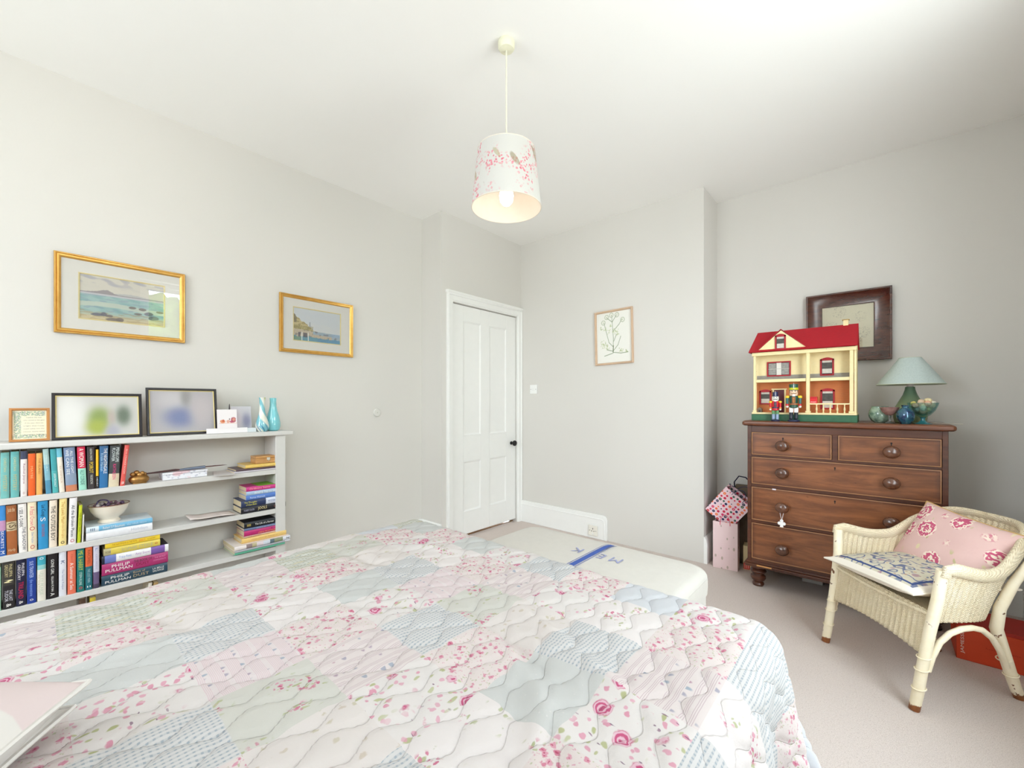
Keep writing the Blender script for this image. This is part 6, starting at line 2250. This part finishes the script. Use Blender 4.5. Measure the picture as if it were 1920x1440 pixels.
c_ = n.mix(n.ss(e1, .186, .190), c_, lin((232, 224, 212)))
n.color(c_)
n.bump(n.noise(uv, 400.0, 2)[0], .3, .003)
M_seatc = n.m
M_calico = pm((230, 222, 208), .85, var=.02, bump=.15, bs=60)
cm = CH.matrix_world.copy()
Mch = Matrix.Translation((-.047, 2.366, 0)) @ Matrix.Rotation(R(-49.7), 4, 'Z')
p = Mch @ Vector((-.008, .205, .425))
cushion('seat_cushion', 'cream cushion with blue scroll embroidery on the seat of the wicker chair', 'cushion', .43, .43, .095, (M_seatc, M_calico), tuple(p), (R(1.5), R(-2), R(-49.7 + 3)), piping=M_calico, corner=3.0)

# back cushion
n = NT('rose_cushion', .85, 0, .15)
uv = n.uv()
w = n.warp(uv, 30.0, .016)
c_ = n.mix(n.noise(uv, 8.0, 3)[0], lin((214, 176, 172)), lin((226, 194, 188)))
m = n.ss(n.noise(uv, 5.0, 1)[0], .42, .5)
vo = n.voro(n.warp(n.scale(uv, 1, .6), 30, .02), 34.0)
c_ = n.mix(n.mul(n.ss(vo[0], .2, .3, .85, 0), m), c_, n.mix(n.xyz(vo[1])[0], lin((170, 168, 110)), lin((226, 214, 172))))
v = n.voro(n.warp(uv, 50.0, .012), 11.0, .55)
d = v[0]
pet = n.sin(n.add(n.mul(d, 30.0), n.mul(n.noise(uv, 70.0, 2)[0], 14.0)))
rc = n.mix(n.ss(pet, -.3, .6), lin((196, 92, 122)), lin((238, 222, 206)))
keep = n.gt(n.xyz(v[1])[0], .12)
c_ = n.mix(n.mul(n.ss(d, .44, .52, 1, 0), keep), c_, rc)
n.color(c_)
n.bump(n.noise(uv, 14.0, 3)[0], .35, .012)
M_backc = n.m
p = Mch @ Vector((-.012, .372, .530))
Rb = (Matrix.Rotation(R(-49.7 + 2), 4, 'Z') @ Matrix.Rotation(R(62), 4, 'X') @ Matrix.Rotation(R(-7), 4, 'Z')).to_euler()
cushion('rose_cushion', 'dusty pink cushion with large carnation flowers leaning in the wicker chair', 'cushion', .40, .31, .12, (M_backc, M_backc), tuple(p), tuple(Rb), piping=pm((206, 170, 110), .8), seam=.003, corner=2.8)

# ================================================================== boxes and bags
t = thing('orange_box', 'orange cardboard box lettered JAMESSE on the floor behind the wicker chair', 'box', (.262, 2.765, 0))
M_orange = pm((206, 70, 34), .55, var=.05)
obj('body', MB().box(0, .30, 0, .20, 0, .150), M_orange, t, bevel=.002)
obj('lid', MB().box(-.002, .302, -.002, .202, .151, .166), pm((176, 44, 34), .55, var=.05), t, bevel=.002)  # top in a darker red: the shadow on it is put into the colour
text('JAMESSE', inkmat((238, 214, 204)), t, Matrix.Translation((.020, -.0010, .078)) @ Matrix.Rotation(R(90), 4, 'X') @ Matrix.Rotation(R(90), 4, 'Z'), width=.098, height=.014)
text('luxury linens', inkmat((176, 50, 26)), t, Matrix.Translation((.14, -.0010, .075)) @ Matrix.Rotation(R(90), 4, 'X'), width=.10, height=.010)


def gift_bag(name, label, w, d, h, loc, rot, mat, mat_side, handle, open_=True):
    t = thing(name, label, 'bag', loc, rot)
    th = .0012
    obj('front_panel', MB().box(-w / 2, w / 2, -d / 2, -d / 2 + th, 0, h), mat, t, smooth=False)
    obj('back_panel', MB().box(-w / 2, w / 2, d / 2 - th, d / 2, 0, h), mat, t, smooth=False)
    for s in (-1, 1):
        g = .012
        poly = [(-d / 2 + th, 0), (d / 2 - th, 0), (d / 2 - th, h), (0, h), (-d / 2 + th, h)]
        mb = MB()
        b = len(mb.v)
        xs_ = s * w / 2
        mb.v += [(xs_, -d / 2 + th, 0), (xs_, 0, 0), (xs_, d / 2 - th, 0), (xs_, -d / 2 + th, h), (xs_ - s * g, 0, h), (xs_, d / 2 - th, h)]
        mb.f += [(0, 1, 4, 3), (1, 2, 5, 4)]
        mb.mi += [0, 0]
        o_ = obj('side_gusset', mb, mat_side, t, smooth=False)
        md_ = o_.modifiers.new('s', 'SOLIDIFY')
        md_.thickness = .001
    obj('bottom', MB().box(-w / 2, w / 2, -d / 2, d / 2, 0, .001), mat_side, t, smooth=False)
    for s in (-1, 1):
        y = s * (d / 2 + .002)
        pts = [(-w * .2, y, h - .02)] + [(-w * .2 + w * .4 * i / 10, y * (1 + .1 * math.sin(PI * i / 10)), h + .055 * math.sin(PI * i / 10) ** .6) for i in range(11)] + [(w * .2, y, h - .02)]
        obj('handle', MB().tube(pts, .002, 6), handle, t)
    return t


n = NT('pink_dash_paper', .55, 0, .3)
s = n.xyz(n.obj())
xz = n.vec(n.mul(n.add(s[0], s[1]), 1.0), n.mul(s[2], .55), 0.0)
vo = n.voro(xz, 26.0, .35)
dv = n.node('ShaderNodeVectorMath', operation='SUBTRACT')
c_ = n.mix(n.noise(n.obj(), 9.0, 3)[0], lin((226, 196, 200)), lin((236, 212, 210)))
c_ = n.mix(n.ss(vo[0], .15, .20, .9, 0), c_, lin((176, 160, 146)))
n.color(c_)
M_pinkbag = n.m
M_pinkside = pm((150, 96, 94), .6, var=.15)
gift_bag('gift_bag', 'tall pale pink paper gift bag with grey dashes beside the chest', .155, .10, .325, (-.815, 3.235, 0), (0, 0, R(6)), M_pinkbag, M_pinkbag, pm((206, 60, 90), .6))

n = NT('flower_paper', .5, 0, .35)
s = n.xyz(n.obj())
v2 = n.vec(n.add(s[0], n.mul(s[1], .5)), s[2], 0.0)
vo = n.voro(v2, 38.0, .35)
rd = n.xyz(vo[1])
cr = n.node('ShaderNodeValToRGB')
cr.color_ramp.interpolation = 'CONSTANT'
n.put(cr.inputs[0], rd[0])
cr.color_ramp.elements[0].position = 0
cr.color_ramp.elements[0].color = lin((206, 40, 76))
cr.color_ramp.elements[1].position = .3
cr.color_ramp.elements[1].color = lin((36, 48, 92))
cr.color_ramp.elements.new(.55).color = lin((236, 110, 70))
cr.color_ramp.elements.new(.75).color = lin((214, 60, 110))
cr.color_ramp.elements.new(.88).color = lin((60, 96, 84))
c_ = lin((236, 206, 214))
c_ = n.mix(n.ss(vo[0], .34, .40, 1, 0), c_, cr.outputs[0])
c_ = n.mix(n.ss(vo[0], .09, .13, 1, 0), c_, lin((244, 226, 160)))
n.color(c_)
gift_bag('floral_bag', 'bright flower-printed gift bag tipped over on top of the pink bag', .20, .09, .235, (-.870, 3.262, .335), (R(8), R(38), R(4)), n.m, n.m, pm((36, 44, 90), .6))
# dark tote behind
t = thing('tote_bag', 'dark canvas bag with a navy strap wedged beside the chest', 'bag', (-.735, 3.42, 0))
M_tote = pm((110, 96, 80), .9, var=.15)
obj('body', stack_rings([(.070, .05, .02, .002), (.082, .06, .02, .10), (.078, .055, .02, .36), (.070, .045, .02, .50), (.060, .02, .01, .56)]), M_tote, t)
obj('strap', MB().tube([(-.06, -.03, .50), (-.065, -.03, .58), (-.035, -.03, .625), (.01, -.03, .62), (.045, -.03, .585), (.05, -.03, .50)], .010, 8, flat=.4), pm((28, 32, 62), .8), t)
t = thing('small_carton', 'cream carton with a red printed corner between the bags and chest', 'box', (-.715, 3.27, 0), (0, 0, R(8)))
obj('body', MB().box(0, .10, 0, .10, 0, .165), pm((216, 196, 150), .7, var=.05), t, bevel=.001)
obj('red_label', MB().box(.002, .040, -.0008, 0, .004, .045), pm((206, 52, 44), .6), t, smooth=False)
for k in range(3):
    obj('label_stripe', MB().box(.008 + k * .010, .012 + k * .010, -.0014, -.0008, .010, .038), pm((236, 190, 170), .6), t, smooth=False)
tag(obj('white_cable_cover', MB().box(0, .11, 0, .03, 0, .035), pm((190, 188, 186), .6), None, (-.38, 3.30, 0), bevel=.004), 'pale block lying on the carpet under the chest of drawers', 'box')

# ================================================================== outside the window (seen only as a reflection in the picture glass)
M_leaf = NT('shrub_leaves', .8, 0, .2)
n = M_leaf
k_ = n.noise(n.obj(), 5.0, 5, .7)[0]
n.color(n.mix(n.ss(k_, .3, .7), lin((70, 96, 52)), lin((150, 172, 96))))
n.bump(k_, 1.0, .2)
M_leaf = n.m


def shrub(label, x, y, z0, r, h, group=None):
    t = thing('garden_tree', label, 'tree', (x, y, -3.2), (0, 0, 0), group)
    nu_, nv_ = 60, 40
    U_, V_ = np.meshgrid(np.linspace(0, 2 * PI, nu_, endpoint=False), np.linspace(.02, PI - .02, nv_), indexing='ij')
    rr = r * (1 + .16 * np.sin(U_ * 5 + 1) * np.sin(V_ * 6) + .08 * np.sin(U_ * 13) * np.sin(V_ * 15) + .05 * np.sin(U_ * 23 + V_ * 19))
    P = np.stack([rr * np.sin(V_) * np.cos(U_), rr * np.sin(V_) * np.sin(U_), z0 + 3.2 + h * .5 - np.cos(V_) * rr * h / (2 * r)], -1)
    gridmesh('crown', P, None, M_leaf, parent=t, closed_u=True)
    obj('trunk', MB().tube([(0, 0, 0), (.05, 0, 1), (0, .05, z0 + 3.2 + h * .3)], [.14, .11, .07], 10), pm((96, 76, 58), .9), t)


shrub('broad green garden tree outside the window', 8.5, 2.0, .9, 1.7, 2.9)
shrub('small green garden tree farther from the window', 12.5, -2.5, .4, 1.8, 3.2)
t = thing('neighbour_house', 'pale rendered house with a slate roof across the garden', 'house', (15, 6.5, -3.2))
obj('wall', MB().box(0, 6, -3, 5, 0, 7.0), pm((226, 206, 190), .9, var=.04), t, smooth=False)
obj('roof', MB().prism([(-3.3, 7.0), (5.3, 7.0), (1.0, 9.0)], -.3, 6.3, 'yz'), pm((120, 116, 120), .8, var=.1), t, smooth=False)
for y in (-1.6, .6, 2.8):
    w_ = obj('window', MB().box(-.06, 0, y - .5, y + .5, 4.3, 6.0), M_white, t, smooth=False)
    obj('window_pane', MB().box(-.08, -.06, y - .38, y + .38, 4.42, 5.88), pm((90, 100, 112), .2), w_, smooth=False)
